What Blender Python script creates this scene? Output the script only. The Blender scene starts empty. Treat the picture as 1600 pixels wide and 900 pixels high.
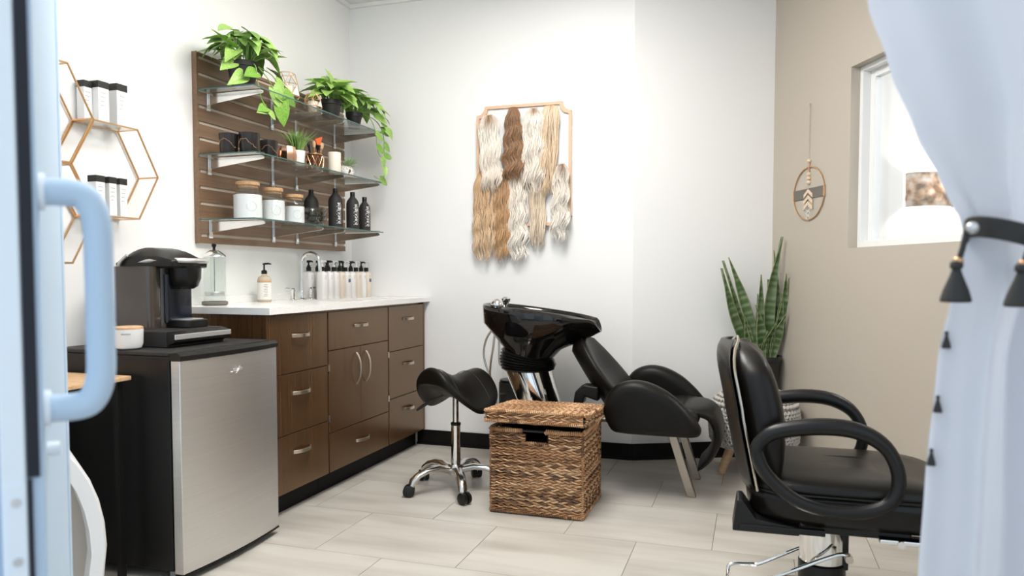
import bpy, math, random
from mathutils import Vector, Matrix
V = Vector
random.seed(7)
SC = bpy.context.scene
COL = SC.collection
PI = math.pi
# ------------------------------------------------------------------ camera
cam_d = bpy.data.cameras.new('camera')
cam = bpy.data.objects.new('camera', cam_d); COL.objects.link(cam)
cam.location = (0, 0, 1.04)
cam.rotation_euler = (math.radians(90 - 2.6), 0, 0)
cam_d.sensor_width = 36; cam_d.lens = 1160 / 1600 * 36
cam_d.shift_y = 31.2 / 1600
cam_d.clip_start = 0.02
cam_d.dof.use_dof = True; cam_d.dof.focus_distance = 3.3; cam_d.dof.aperture_fstop = 4.0
SC.camera = cam
# ------------------------------------------------------------------ world, exposure
w = bpy.data.worlds.new('daylight'); SC.world = w; w.use_nodes = True
bg = w.node_tree.nodes['Background']
bg.inputs[0].default_value = (0.74, 0.87, 1.0, 1); bg.inputs[1].default_value = 1.0
SC.view_settings.view_transform = 'Standard'; SC.view_settings.look = 'None'
SC.view_settings.gamma = 1; SC.view_settings.use_curve_mapping = False
SC.view_settings.exposure = 0.38
CEIL_LIGHT = 18.5      # emission of the ceiling panels
# ------------------------------------------------------------------ room frames
A = math.radians(18.0488); AR = math.radians(-7.368)
L0 = V((-1.00625, 4.66952, 0)); R0 = V((1.47793, 4.22706, 0)); BP = V((0.67154, 4.12279, 0))
dL = V((math.sin(A), math.cos(A), 0)); vL = V((math.cos(A), -math.sin(A), 0))
dR = V((math.sin(AR), math.cos(AR), 0)); vR = V((-math.cos(AR), math.sin(AR), 0))
def L(s, v, z=0): return L0 - dL * s + vL * v + V((0, 0, z))     # s from the back wall, v from the left wall
def R(s, v, z=0): return R0 - dR * s + vR * v + V((0, 0, z))     # s from the back wall, v from the right wall
LROT = -A; RROT = -AR
# ------------------------------------------------------------------ materials
def _n(nt, t, **k):
    n = nt.nodes.new(t)
    for a, b in k.items():
        if hasattr(n, a): setattr(n, a, b)
    return n
MATS = {}
def mat(name, col, rough=.5, metal=0, noise=None, bump=None, attr=False, trans=0, ior=1.45, coat=0, sss=0, emit=None, spec=.5, rnd=0, sheen=0, tint=None):
    """noise=(scale xyz, col2, contrast lo, hi); bump=(scale xyz, strength, distance)"""
    m = bpy.data.materials.new(name); m.use_nodes = True; MATS[name] = m
    nt = m.node_tree; p = nt.nodes['Principled BSDF']
    c = (*col, 1)
    p.inputs['Base Color'].default_value = c
    p.inputs['Roughness'].default_value = rough; p.inputs['Metallic'].default_value = metal
    p.inputs['Specular IOR Level'].default_value = spec
    p.inputs['Transmission Weight'].default_value = trans; p.inputs['IOR'].default_value = ior
    p.inputs['Coat Weight'].default_value = coat
    if tint: p.inputs['Specular Tint'].default_value = (*tint, 1)
    if sheen: p.inputs['Sheen Weight'].default_value = sheen
    if sss:
        p.inputs['Subsurface Weight'].default_value = sss; p.inputs['Subsurface Radius'].default_value = (.02, .015, .01)
    if emit:
        p.inputs['Emission Color'].default_value = (*emit[0], 1); p.inputs['Emission Strength'].default_value = emit[1]
    src = None
    tc = _n(nt, 'ShaderNodeTexCoord')
    if attr:
        at = _n(nt, 'ShaderNodeAttribute', attribute_name='Col'); src = at.outputs['Color']
    if noise:
        mp = _n(nt, 'ShaderNodeMapping'); mp.inputs['Scale'].default_value = noise[0]
        nz = _n(nt, 'ShaderNodeTexNoise'); nz.inputs['Scale'].default_value = 1; nz.inputs['Detail'].default_value = 5
        rp = _n(nt, 'ShaderNodeMapRange'); rp.inputs['From Min'].default_value = noise[2]; rp.inputs['From Max'].default_value = noise[3]
        mx = _n(nt, 'ShaderNodeMix', data_type='RGBA')
        vec = tc.outputs['Object']
        if rnd:
            oi = _n(nt, 'ShaderNodeObjectInfo'); ml = _n(nt, 'ShaderNodeVectorMath', operation='MULTIPLY_ADD')
            cb = _n(nt, 'ShaderNodeCombineXYZ')
            for i in range(3): nt.links.new(oi.outputs['Random'], cb.inputs[i])
            ml.inputs[1].default_value = (37, 53, 71)
            nt.links.new(cb.outputs[0], ml.inputs[0]); nt.links.new(vec, ml.inputs[2]); vec = ml.outputs[0]
        nt.links.new(vec, mp.inputs[0]); nt.links.new(mp.outputs[0], nz.inputs['Vector'])
        nt.links.new(nz.outputs['Fac'], rp.inputs['Value']); nt.links.new(rp.outputs[0], mx.inputs['Factor'])
        if src: nt.links.new(src, mx.inputs['A'])
        else: mx.inputs['A'].default_value = c
        mx.inputs['B'].default_value = (*noise[1], 1)
        src = mx.outputs['Result']
    if src: nt.links.new(src, p.inputs['Base Color'])
    if bump:
        mp2 = _n(nt, 'ShaderNodeMapping'); mp2.inputs['Scale'].default_value = bump[0]
        nz2 = _n(nt, 'ShaderNodeTexNoise'); nz2.inputs['Scale'].default_value = 1; nz2.inputs['Detail'].default_value = 3
        bp = _n(nt, 'ShaderNodeBump'); bp.inputs['Strength'].default_value = bump[1]; bp.inputs['Distance'].default_value = bump[2]
        nt.links.new(tc.outputs['Object'], mp2.inputs[0]); nt.links.new(mp2.outputs[0], nz2.inputs['Vector'])
        nt.links.new(nz2.outputs['Fac'], bp.inputs['Height']); nt.links.new(bp.outputs[0], p.inputs['Normal'])
    return m
def glass_thin(name, tint=(.95, .98, .97), rough=.02, k=1.0):
    m = bpy.data.materials.new(name); m.use_nodes = True; nt = m.node_tree; nt.nodes.clear()
    o = _n(nt, 'ShaderNodeOutputMaterial'); mx = _n(nt, 'ShaderNodeMixShader')
    t = _n(nt, 'ShaderNodeBsdfTransparent'); g = _n(nt, 'ShaderNodeBsdfGlossy'); f = _n(nt, 'ShaderNodeFresnel')
    ge = _n(nt, 'ShaderNodeNewGeometry'); mr = _n(nt, 'ShaderNodeMapRange')
    mr.inputs['To Min'].default_value = 1.5; mr.inputs['To Max'].default_value = 1 / 1.5
    nt.links.new(ge.outputs['Backfacing'], mr.inputs['Value']); nt.links.new(mr.outputs[0], f.inputs[0])
    t.inputs[0].default_value = (*tint, 1); g.inputs['Roughness'].default_value = rough
    g.inputs['Color'].default_value = (k, k, k, 1)
    nt.links.new(f.outputs[0], mx.inputs[0]); nt.links.new(t.outputs[0], mx.inputs[1]); nt.links.new(g.outputs[0], mx.inputs[2])
    nt.links.new(mx.outputs[0], o.inputs[0]); return m
def cloth_trans(name, col, tr=.35):
    m = bpy.data.materials.new(name); m.use_nodes = True; nt = m.node_tree; nt.nodes.clear()
    o = _n(nt, 'ShaderNodeOutputMaterial'); mx = _n(nt, 'ShaderNodeMixShader'); mx.inputs[0].default_value = tr
    d = _n(nt, 'ShaderNodeBsdfDiffuse'); t = _n(nt, 'ShaderNodeBsdfTranslucent')
    d.inputs[0].default_value = (*col, 1); t.inputs[0].default_value = (*col, 1)
    nt.links.new(d.outputs[0], mx.inputs[1]); nt.links.new(t.outputs[0], mx.inputs[2]); nt.links.new(mx.outputs[0], o.inputs[0]); return m

M_wall = mat('white wall paint', (.86, .855, .84), .55, bump=((180,)*3, .04, .002))
M_taupe = mat('taupe wall paint', (.50, .445, .375), .55, bump=((180,)*3, .05, .002))
M_ceil = mat('ceiling paint', (.85, .84, .82), .7)
M_base = mat('black rubber base', (.007, .0065, .006), .4, spec=.2)
M_floor = mat('stone look vinyl tile', (.555, .525, .475), .30, noise=((1.6, 9, 1), (.415, .38, .335), .38, .72), rnd=1, bump=((3, 60, 1), .05, .001))
M_grout = mat('tile joint', (.22, .19, .16), .7)
M_wood = mat('espresso laminate', (.085, .040, .015), .27, ior=2.0, tint=(1, .72, .45), noise=((90, 90, 2.2), (.040, .018, .007), .35, .75), bump=((160, 160, 6), .08, .0006))
M_slat = mat('brown slatwall laminate', (.21, .122, .072), .36, ior=1.8, tint=(1, .82, .64), noise=((90, 2.5, 90), (.15, .085, .050), .35, .7))
M_groove = mat('slatwall groove insert', (.60, .51, .42), .45)
M_kick = mat('black toe kick', (.006, .005, .0045), .5, spec=.15)
M_quartz = mat('white quartz', (.88, .87, .85), .18, noise=((220,)*3, (.66, .62, .57), .58, .72))
M_chrome = mat('chrome', (.80, .79, .77), .07, 1)
M_nickel = mat('brushed nickel', (.60, .54, .46), .28, 1)
M_legsteel = mat('satin leg steel', (.40, .345, .285), .36, 1)
M_steel = mat('brushed steel', (.74, .73, .72), .42, 1, noise=((3, 3, 260), (.69, .68, .67), .3, .7))
M_alu = mat('polished aluminium', (.66, .64, .61), .18, 1)
M_blk = mat('black plastic', (.009, .0085, .008), .35, spec=.4)
M_blkm = mat('matte black plastic', (.022, .020, .019), .6)
M_blkgloss = mat('black gloss ceramic', (.006, .005, .005), .08, coat=.3)
M_vinyl = mat('black vinyl upholstery', (.0075, .006, .0045), .34, spec=.38, bump=((260,)*3, .12, .0008))
M_vinyl2 = mat('charcoal vinyl upholstery', (.0055, .0044, .0034), .42, spec=.25, bump=((260,)*3, .10, .0008))
M_white = mat('white plastic', (.82, .82, .81), .35)
M_whitegl = mat('white ceramic', (.83, .82, .80), .2)
M_silver = mat('silver plastic', (.62, .61, .60), .3, .6)
M_smoke = mat('smoky plastic', (.055, .043, .034), .15, coat=.5)
M_navy = mat('dark navy glossy plastic', (.008, .010, .017), .15)
M_gold = mat('brass rod', (.66, .42, .22), .32, .85)
M_rose = mat('rose gold', (.72, .44, .30), .22, 1)
M_copper = mat('dark copper glass', (.16, .075, .035), .2, .8)
M_coppere = mat('bright copper', (.62, .36, .20), .25, .9)
M_marble = mat('black marble ceramic', (.016, .013, .012), .25)
M_vein = mat('gold vein', (.52, .30, .16), .4, .3)
M_cork = mat('cork', (.60, .36, .19), .8, noise=((120,)*3, (.42, .23, .11), .45, .7))
M_pine = mat('pale wood', (.68, .44, .25), .5, noise=((20, 60, 60), (.56, .34, .18), .4, .7))
M_birch = mat('light wood', (.78, .62, .46), .55, noise=((15, 60, 60), (.70, .53, .37), .4, .7))
M_salt = mat('white powder', (.80, .80, .82), .8)
M_candle = mat('ivory wax', (.82, .76, .66), .5, sss=.2)
M_pot = mat('black nursery pot', (.020, .018, .017), .5)
M_soil = mat('potting soil', (.035, .022, .014), .95)
M_perl = mat('white packing pebbles', (.8, .78, .75), .8)
M_leaf = mat('pothos leaf', (.30, .50, .11), .38, noise=((14,)*3, (.50, .66, .27), .5, .72), rnd=1, spec=.4)
M_leafd = mat('pothos leaf dark', (.16, .34, .045), .38, noise=((14,)*3, (.30, .50, .11), .45, .72), rnd=1, spec=.4)
M_stem = mat('green stem', (.24, .42, .10), .5)
M_grass = mat('artificial grass', (.14, .27, .05), .5, noise=((30,)*3, (.26, .38, .12), .4, .7))
M_succ = mat('pale succulent', (.33, .44, .24), .6)
M_skull = mat('white patterned ceramic', (.74, .72, .68), .5, noise=((90,)*3, (.12, .11, .10), .56, .62))
M_snake = mat('snake plant leaf', (.1, .2, .05), .4, attr=True)
M_hair = mat('hair', (.7, .5, .3), .38, attr=True, spec=.5)
M_wick = mat('woven banana leaf', (.4, .2, .1), .6, attr=True, noise=((60,)*3, (.12, .06, .03), .62, .85))
M_knit = mat('grey knit yarn', (.50, .47, .43), .9, sheen=.3)
M_orange = mat('orange bristles', (.75, .13, .03), .6)
M_brist = mat('tan bristles', (.55, .36, .22), .7)
M_cream = mat('cream board', (.83, .74, .64), .6)
M_pink = mat('pale blush trim', (.70, .47, .32), .6)
M_soap = mat('soap bottle', (.70, .58, .44), .25, trans=.25)
M_label = mat('printed label', (.78, .75, .70), .6)
M_print = mat('grey print', (.38, .36, .34), .7)
M_blueprint = mat('blue print', (.10, .13, .24), .6)
M_prod = mat('white product bottle', (.80, .78, .755), .35)
M_prodp = mat('blush product bottle', (.74, .64, .54), .35)
M_dgrey = mat('dark grey fabric', (.17, .155, .135), .8)
M_door = mat('daylight-tinted aluminium', (.52, .65, .79), .7, spec=.15)  # whitish metal; the blue daylight falling on it is put into this colour
M_doorlt = mat('white painted aluminium', (.84, .90, .95), .3)  # white metal with a little of the daylight blue in its colour
M_gask = mat('black gasket', (.010, .011, .018), .6)
M_grey = mat('grey plastic', (.32, .32, .32), .5)
M_taupein = mat('taupe lining', (.42, .37, .31), .7)
M_curt = cloth_trans('white sheer curtain', (.66, .69, .76), .35)  # white cloth; cool outside light is mixed in as blue-grey
M_shade = cloth_trans('printed lamp shade', (.8, .7, .6), .18)
_nt = M_shade.node_tree; _tc = _n(_nt, 'ShaderNodeTexCoord'); _nz = _n(_nt, 'ShaderNodeTexNoise'); _cr = _n(_nt, 'ShaderNodeValToRGB')
_nz.inputs['Scale'].default_value = 14; _nz.inputs['Detail'].default_value = 2
_cr.color_ramp.elements[0].position = .38; _cr.color_ramp.elements[0].color = (.22, .15, .10, 1)
_cr.color_ramp.elements[1].position = .62; _cr.color_ramp.elements[1].color = (.80, .78, .76, 1)
_e = _cr.color_ramp.elements.new(.5); _e.color = (.62, .46, .32, 1)
_nt.links.new(_tc.outputs['Object'], _nz.inputs['Vector']); _nt.links.new(_nz.outputs['Fac'], _cr.inputs[0])
for _b in _nt.nodes:
    if _b.type in ('BSDF_DIFFUSE', 'BSDF_TRANSLUCENT'): _nt.links.new(_cr.outputs[0], _b.inputs[0])
M_glass = glass_thin('clear glass', (.93, .95, .94))
M_glassg = glass_thin('greenish shelf glass', (.86, .89, .875), .02)
M_bracket = mat('polished bracket metal', (.78, .77, .75), .16, 1)
M_glassdk = mat('glass edge', (.05, .12, .11), .1)
M_clear = glass_thin('clear acrylic', (.90, .91, .92), .08)
M_pane = glass_thin('window pane', (.97, .98, .99))
M_lamp = mat('ceiling diffuser', (.9, .9, .9), .6, emit=((1, .97, .925), CEIL_LIGHT))
M_bulb = mat('lit bulb', (1, 1, 1), .5, emit=((1, .93, .82), 12))
M_lamp3 = mat('dimmer ceiling diffuser', (.9, .9, .9), .6, emit=((1, .97, .925), 9.0))
M_lamp2 = mat('added neighbour fill diffuser', (.9, .9, .9), .6, emit=((.95, .98, 1), 15.0))
M_kraft = mat('kraft paper', (.55, .34, .18), .8, noise=((25,)*3, (.70, .52, .36), .5, .7))
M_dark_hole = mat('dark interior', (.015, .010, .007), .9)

# ------------------------------------------------------------------ mesh builder
def catmull(pts, n=6, closed=False):
    P = [V(p) for p in pts]; out = []; m = len(P)
    rng = range(m) if closed else range(m - 1)
    for i in rng:
        if closed: p0, p1, p2, p3 = P[i - 1], P[i], P[(i + 1) % m], P[(i + 2) % m]
        else: p0, p1, p2, p3 = P[max(i - 1, 0)], P[i], P[i + 1], P[min(i + 2, m - 1)]
        for k in range(n):
            t = k / n
            out.append(.5 * ((2 * p1) + (-p0 + p2) * t + (2 * p0 - 5 * p1 + 4 * p2 - p3) * t * t + (-p0 + 3 * p1 - 3 * p2 + p3) * t ** 3))
    if not closed: out.append(P[-1])
    return out
class MB:
    def __init__(s): s.v = []; s.f = []; s.c = None; s.m = []; s.mi = 0
    def add(s, vs, fs, col=None):
        b = len(s.v); s.v += [tuple(p) for p in vs]; s.f += [tuple(i + b for i in f) for f in fs]; s.m += [s.mi] * len(fs)
        if col is not None:
            if s.c is None: s.c = [(1, 1, 1)] * b
            s.c += (col if isinstance(col, list) else [col] * len(vs))
        return s
    def box(s, x0, x1, y0, y1, z0, z1, M=None):
        x0, x1 = min(x0, x1), max(x0, x1); y0, y1 = min(y0, y1), max(y0, y1); z0, z1 = min(z0, z1), max(z0, z1)
        vs = [V(p) for p in ((x0, y0, z0), (x1, y0, z0), (x1, y1, z0), (x0, y1, z0), (x0, y0, z1), (x1, y0, z1), (x1, y1, z1), (x0, y1, z1))]
        if M: vs = [M @ p for p in vs]
        return s.add(vs, [(0, 3, 2, 1), (4, 5, 6, 7), (0, 1, 5, 4), (1, 2, 6, 5), (2, 3, 7, 6), (3, 0, 4, 7)])
    def loft(s, rings, cap=True, closed=False, col=None):
        n = len(rings[0]); vs = [p for r in rings for p in r]; fs = []
        m = len(rings)
        for i in range(m if closed else m - 1):
            a = i * n; b = ((i + 1) % m) * n
            for j in range(n):
                k = (j + 1) % n
                fs.append((a + j, a + k, b + k, b + j))
        if cap and not closed:
            fs.append(tuple(reversed(range(n)))); fs.append(tuple((m - 1) * n + j for j in range(n)))
        return s.add(vs, fs, col)
    def tube(s, pts, r, n=8, closed=False, cap=True, col=None, flat=1.0, up=None):
        P = [V(p) for p in pts]; m = len(P); rings = []; prev = None
        for i, p in enumerate(P):
            if closed: t = (P[(i + 1) % m] - P[i - 1])
            else: t = P[min(i + 1, m - 1)] - P[max(i - 1, 0)]
            t = t.normalized() if t.length > 1e-9 else V((0, 0, 1))
            if prev is None:
                u = V(up) if up else (V((0, 0, 1)) if abs(t.z) < .9 else V((1, 0, 0)))
                a = t.cross(u).normalized()
            else:
                a = prev - t * prev.dot(t)
                a = a.normalized() if a.length > 1e-6 else prev
            prev = a; b = t.cross(a)
            rr = r[i] if isinstance(r, (list, tuple)) else r
            rings.append([p + a * (math.cos(2 * PI * k / n) * rr) + b * (math.sin(2 * PI * k / n) * rr * flat) for k in range(n)])
        cl = None
        if isinstance(col, list): cl = [col[i] for i in range(m) for _ in range(n)]
        elif col is not None: cl = [col] * (m * n)
        return s.loft(rings, cap, closed, cl)
    def cyl(s, p0, p1, r0, r1=None, n=20): return s.tube([p0, p1], [r0, r0 if r1 is None else r1], n)
    def lathe(s, prof, n=28, c=(0, 0, 0), M=None):
        rings = []
        for r, z in prof: rings.append([V((c[0] + r * math.cos(2 * PI * k / n), c[1] + r * math.sin(2 * PI * k / n), c[2] + z)) for k in range(n)])
        if M: rings = [[M @ p for p in r] for r in rings]
        return s.loft(rings, True)
    def ball(s, c, r, n=14, m=9, sc=(1, 1, 1)):
        rings = []
        for i in range(m):
            a = -PI / 2 + PI * (i + .02) / (m - 1 + .04)
            rings.append([V((c[0] + sc[0] * r * math.cos(a) * math.cos(2 * PI * k / n), c[1] + sc[1] * r * math.cos(a) * math.sin(2 * PI * k / n), c[2] + sc[2] * r * math.sin(a))) for k in range(n)])
        return s.loft(rings, True)
    def grid(s, fn, nu, nv, col=None):
        vs = [fn(i / nu, j / nv) for i in range(nu + 1) for j in range(nv + 1)]
        fs = [(i * (nv + 1) + j, (i + 1) * (nv + 1) + j, (i + 1) * (nv + 1) + j + 1, i * (nv + 1) + j + 1) for i in range(nu) for j in range(nv)]
        return s.add(vs, fs, col)
    def pillow(s, outline, axis_pts, infl):
        """outline: list of 2D pts (x,z) extruded along y over axis_pts [(y, inset)]"""
        cx = sum(p[0] for p in outline) / len(outline); cz = sum(p[1] for p in outline) / len(outline); rings = []
        for y, k in axis_pts:
            ring = []
            for x, z in outline:
                d = V((x - cx, z - cz)); l = d.length
                d = d * max(0, (l - k) / l); ring.append(V((cx + d.x, y, cz + d.y)))
            rings.append(ring)
        return s.loft(rings, True)
    def mesh(s, name):
        me = bpy.data.meshes.new(name); me.from_pydata(s.v, [], s.f); me.update()
        if s.c is not None:
            ca = me.color_attributes.new('Col', 'FLOAT_COLOR', 'POINT')
            flat = []
            for c in s.c: flat += [c[0], c[1], c[2], 1]
            ca.data.foreach_set('color', flat)
        return me
    def build(s, name, m, parent=None, loc=(0, 0, 0), rz=0, smooth=40, bevel=0, seg=2, sub=0, solid=0):
        me = s.mesh(name)
        for mm in (m if isinstance(m, (list, tuple)) else [m]): me.materials.append(mm)
        if isinstance(m, (list, tuple)): me.polygons.foreach_set('material_index', s.m)
        if smooth:
            me.polygons.foreach_set('use_smooth', [True] * len(me.polygons))
            if smooth < 180: me.set_sharp_from_angle(angle=math.radians(smooth))
        o = bpy.data.objects.new(name, me); COL.objects.link(o)
        o.location = loc; o.rotation_euler = (0, 0, rz)
        if parent: o.parent = parent
        if solid:
            md = o.modifiers.new('solid', 'SOLIDIFY'); md.thickness = solid; md.offset = 0
        if bevel:
            md = o.modifiers.new('bevel', 'BEVEL'); md.width = bevel; md.segments = seg; md.limit_method = 'ANGLE'; md.angle_limit = math.radians(35)
        if sub:
            md = o.modifiers.new('sub', 'SUBSURF'); md.levels = sub; md.render_levels = sub
        return o
def tag(o, label=None, cat=None, group=None, kind=None):
    if label: o['label'] = label
    if cat: o['category'] = cat
    if group: o['group'] = group
    if kind: o['kind'] = kind
    return o
def thing(name, label, cat, loc, rz=0, group=None):
    o = bpy.data.objects.new(name, None); COL.objects.link(o); o.empty_display_size = .05
    o.location = loc; o.rotation_euler = (0, 0, rz); return tag(o, label, cat, group)
def link(name, me, M, parent):
    o = bpy.data.objects.new(name, me); COL.objects.link(o); o.parent = parent; o.matrix_basis = M; return o
def orient(p, d, n, sc=1.0):
    d = V(d).normalized(); n = V(n); n = (n - d * n.dot(d))
    n = n.normalized() if n.length > 1e-5 else V((0, 0, 1)); y = n.cross(d)
    return Matrix.Translation(V(p)) @ Matrix(((d.x, y.x, n.x, 0), (d.y, y.y, n.y, 0), (d.z, y.z, n.z, 0), (0, 0, 0, 1))) @ Matrix.Scale(sc, 4)
def rrect(cx, cy, hx, hy, r, n=5):
    out = []
    for (sx, sy, a0) in ((1, 1, 0), (-1, 1, 90), (-1, -1, 180), (1, -1, 270)):
        for k in range(n + 1):
            a = math.radians(a0 + 90 * k / n); out.append((cx + sx * (hx - r) + r * math.cos(a), cy + sy * (hy - r) + r * math.sin(a)))
    return out
_txt = {}
def text_mesh(body, size):
    cu = bpy.data.curves.new('t', 'FONT'); cu.body = body; cu.size = size; cu.resolution_u = 3
    cu.offset = size * .012
    o = bpy.data.objects.new('t', cu); COL.objects.link(o)
    dg = bpy.context.evaluated_depsgraph_get(); dg.update()
    me = bpy.data.meshes.new_from_object(o.evaluated_get(dg))
    bpy.data.objects.remove(o); bpy.data.curves.remove(cu)
    return me
# ================================================================== THE SETTING
def wbox(mb, F, s0, s1, v0, v1, z0, z1):
    P = [F(s0, v0, z0), F(s0, v1, z0), F(s1, v1, z0), F(s1, v0, z0), F(s0, v0, z1), F(s0, v1, z1), F(s1, v1, z1), F(s1, v0, z1)]
    a = (P[1] - P[0]).cross(P[2] - P[1]).z
    fs = [(0, 3, 2, 1), (4, 5, 6, 7), (0, 1, 5, 4), (1, 2, 6, 5), (2, 3, 7, 6), (3, 0, 4, 7)]
    if a < 0: fs = [tuple(reversed(f)) for f in fs]
    mb.add(P, fs); return mb
def struct(name, mb, m, label=None, **k):
    o = mb.build(name, m, smooth=0, **k); tag(o, label, None, None, 'structure'); return o
H = 2.70
floor = struct('floor', wbox(MB(), L, -.8, 5.2, -.2, 5.2, -.06, -.0025), M_grout, 'beige stone-look tiled floor')
# tiles, one mesh shared
ROW0, RH, TL = -.09, .455, .5735
tm = MB().box(-.2855, .2855, -.2267, .2267, -.003, 0).mesh('tile')
tm.materials.append(M_floor)
for r in range(-1, 11):
    s_mid = ROW0 + RH * (r + .5)
    off = .545 if r % 2 == 0 else .262
    for k in range(-1, 7):
        v_mid = off + TL * (k + .5)
        p = L(s_mid, v_mid)
        if v_mid < -.1 or p.y > 4.75 or p.y < .1 or p.x > 2.3 or (p - R0).dot(vR) < -.25: continue
        if abs(p.x) > .75 * p.y + .5: continue
        o = link('tile', tm, Matrix.Translation(p) @ Matrix.Rotation(LROT, 4, 'Z'), floor)
struct('wall_left', wbox(MB(), L, -.1, 4.7, -.1, 0, 0, H), M_wall, 'white wall carrying the slatted shelf panel')
struct('wall_back', wbox(MB(), L, -.1, 0, 0, 1.7646, 0, H), M_wall, 'white back wall behind the hair board')
b2 = MB(); P0, P1 = BP, R0
q0 = BP + dL * .1; q1 = R0 + dR * .1 - vR * .1
b2.add([P0, P1, q1, q0, P0 + V((0, 0, H)), P1 + V((0, 0, H)), q1 + V((0, 0, H)), q0 + V((0, 0, H))], [(0, 3, 2, 1), (4, 5, 6, 7), (0, 1, 5, 4), (1, 2, 6, 5), (2, 3, 7, 6), (3, 0, 4, 7)])
struct('wall_corner', b2, M_wall, 'angled white wall section behind the snake plant')
WS0, WS1, WZ0, WZ1 = .745, 1.80, 1.163, 2.0
wr = MB()
wbox(wr, R, 0, WS0, -.12, 0, 0, H); wbox(wr, R, WS1, 4.3, -.12, 0, 0, H)
wbox(wr, R, WS0, WS1, -.12, 0, 0, WZ0); wbox(wr, R, WS0, WS1, -.12, 0, WZ1, H)
struct('wall_right', wr, M_taupe, 'taupe wall with the interior window')
cl = MB(); pts = [L(-.1, -.1), L(4.7, -.1), R(4.3, -.12), R(-.1, -.12), BP + dL * .1]
cl.add([p + V((0, 0, H)) for p in pts] + [p + V((0, 0, H + .08)) for p in pts], [tuple(range(5)), tuple(range(9, 4, -1))] + [(i, (i + 1) % 5 , (i + 1) % 5 + 5, i + 5) for i in range(5)])
struct('ceiling', cl, M_ceil, 'white ceiling')
# ceiling edge trim seen in the corner
t1 = MB(); wbox(t1, L, 0, 3.5, 0, .018, H - .025, H - .001); wbox(t1, L, .0, .018, .018, 1.76, H - .025, H - .001)
struct('trim_1', t1, M_ceil, 'ceiling angle trim above the white walls')
# base boards
bb = MB(); wbox(bb, L, 0, .008, .45, 1.7646, 0, .09); wbox(bb, L, .008, .016, .45, 1.765, 0, .012)
struct('baseboard_back', bb, M_base, 'black rubber baseboard under the hair board wall')
bb = MB(); wbox(bb, R, 0, .008, 0, .8131, 0, .09); wbox(bb, R, .008, .016, .0, .813, 0, .012)
struct('baseboard_corner', bb, M_base, 'black rubber baseboard under the angled wall')
bb = MB(); wbox(bb, R, .016, 4.2, 0, .008, 0, .09)
struct('baseboard_right', bb, M_base, 'black rubber baseboard under the taupe wall')
# window
win = thing('window_1', 'white framed interior window in the taupe wall', None, R(0, 0, 0), RROT); del win['label']; win['kind'] = 'structure'; win['label'] = 'white framed interior window in the taupe wall'
# local: x = towards/into the right wall (-v), y = -s
def wf(x0, x1, in0, in1, z_in):
    m = MB()
    m.box(x0, x1, -WS0, -WS0 - in0, WZ0, WZ1); m.box(x0, x1, -WS1, -WS1 + in0, WZ0, WZ1)
    m.box(x0, x1, -WS0 - in0, -WS1 + in0, WZ1 - in0, WZ1); m.box(x0, x1, -WS0 - in0, -WS1 + in0, WZ0, WZ0 + z_in)
    return m
wf(.045, .085, .022, .022, .03).build('frame', M_white, win, smooth=0, bevel=.002)
wf(.085, .118, .055, .055, .03).build('sash', M_white, win, smooth=0, bevel=.002)
MB().box(.098, .103, -WS0 - .05, -WS1 + .05, WZ0 + .028, WZ1 - .05).build('pane', M_pane, win, smooth=0)
# neighbouring room behind the window
nb = MB()
wbox(nb, R, -.05, .05, -3.0, -.125, 0, H)         # wall carrying the sconce
wbox(nb, R, .05, 3.4, -3.1, -3.0, 0, H); wbox(nb, R, 3.4, 3.5, -3.0, -.125, 0, H)
wbox(nb, R, -.05, 3.5, -3.1, -.125, H, H + .08)
wbox(nb, R, -.05, 3.5, -3.1, -.125, -.06, 0)
struct('wall_neighbour', nb, M_wall, 'bright white room seen through the window')
def ceiling_light(p, rz, label, lx=.6, ly=1.2, em=None):
    t = thing('ceiling_light', label, 'light', p, rz, 'ceiling light panels')
    m = MB(); e = .03
    m.box(-lx / 2, lx / 2, -ly / 2, -ly / 2 + e, -.018, 0); m.box(-lx / 2, lx / 2, ly / 2 - e, ly / 2, -.018, 0)
    m.box(-lx / 2, -lx / 2 + e, -ly / 2 + e, ly / 2 - e, -.018, 0); m.box(lx / 2 - e, lx / 2, -ly / 2 + e, ly / 2 - e, -.018, 0)
    m.build('frame', M_white, t, smooth=0)
    MB().box(-lx / 2 + e, lx / 2 - e, -ly / 2 + e, ly / 2 - e, -.060, -.002).build('diffuser', em or M_lamp, t, smooth=0)  # lens made deep so its glowing sides brighten the upper walls
    return t
ceiling_light(L(1.5, 1.5, H), LROT, 'ceiling light panel above the wicker hamper')
ceiling_light(L(2.7, 1.8, H), LROT, 'ceiling light panel nearer the doorway', em=M_lamp3)
ceiling_light(R(1.6, -1.3, H), RROT, 'added unseen light panel whitening the room beyond the window', em=M_lamp2)  # unseen panel added to blow the neighbouring room out to white
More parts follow.
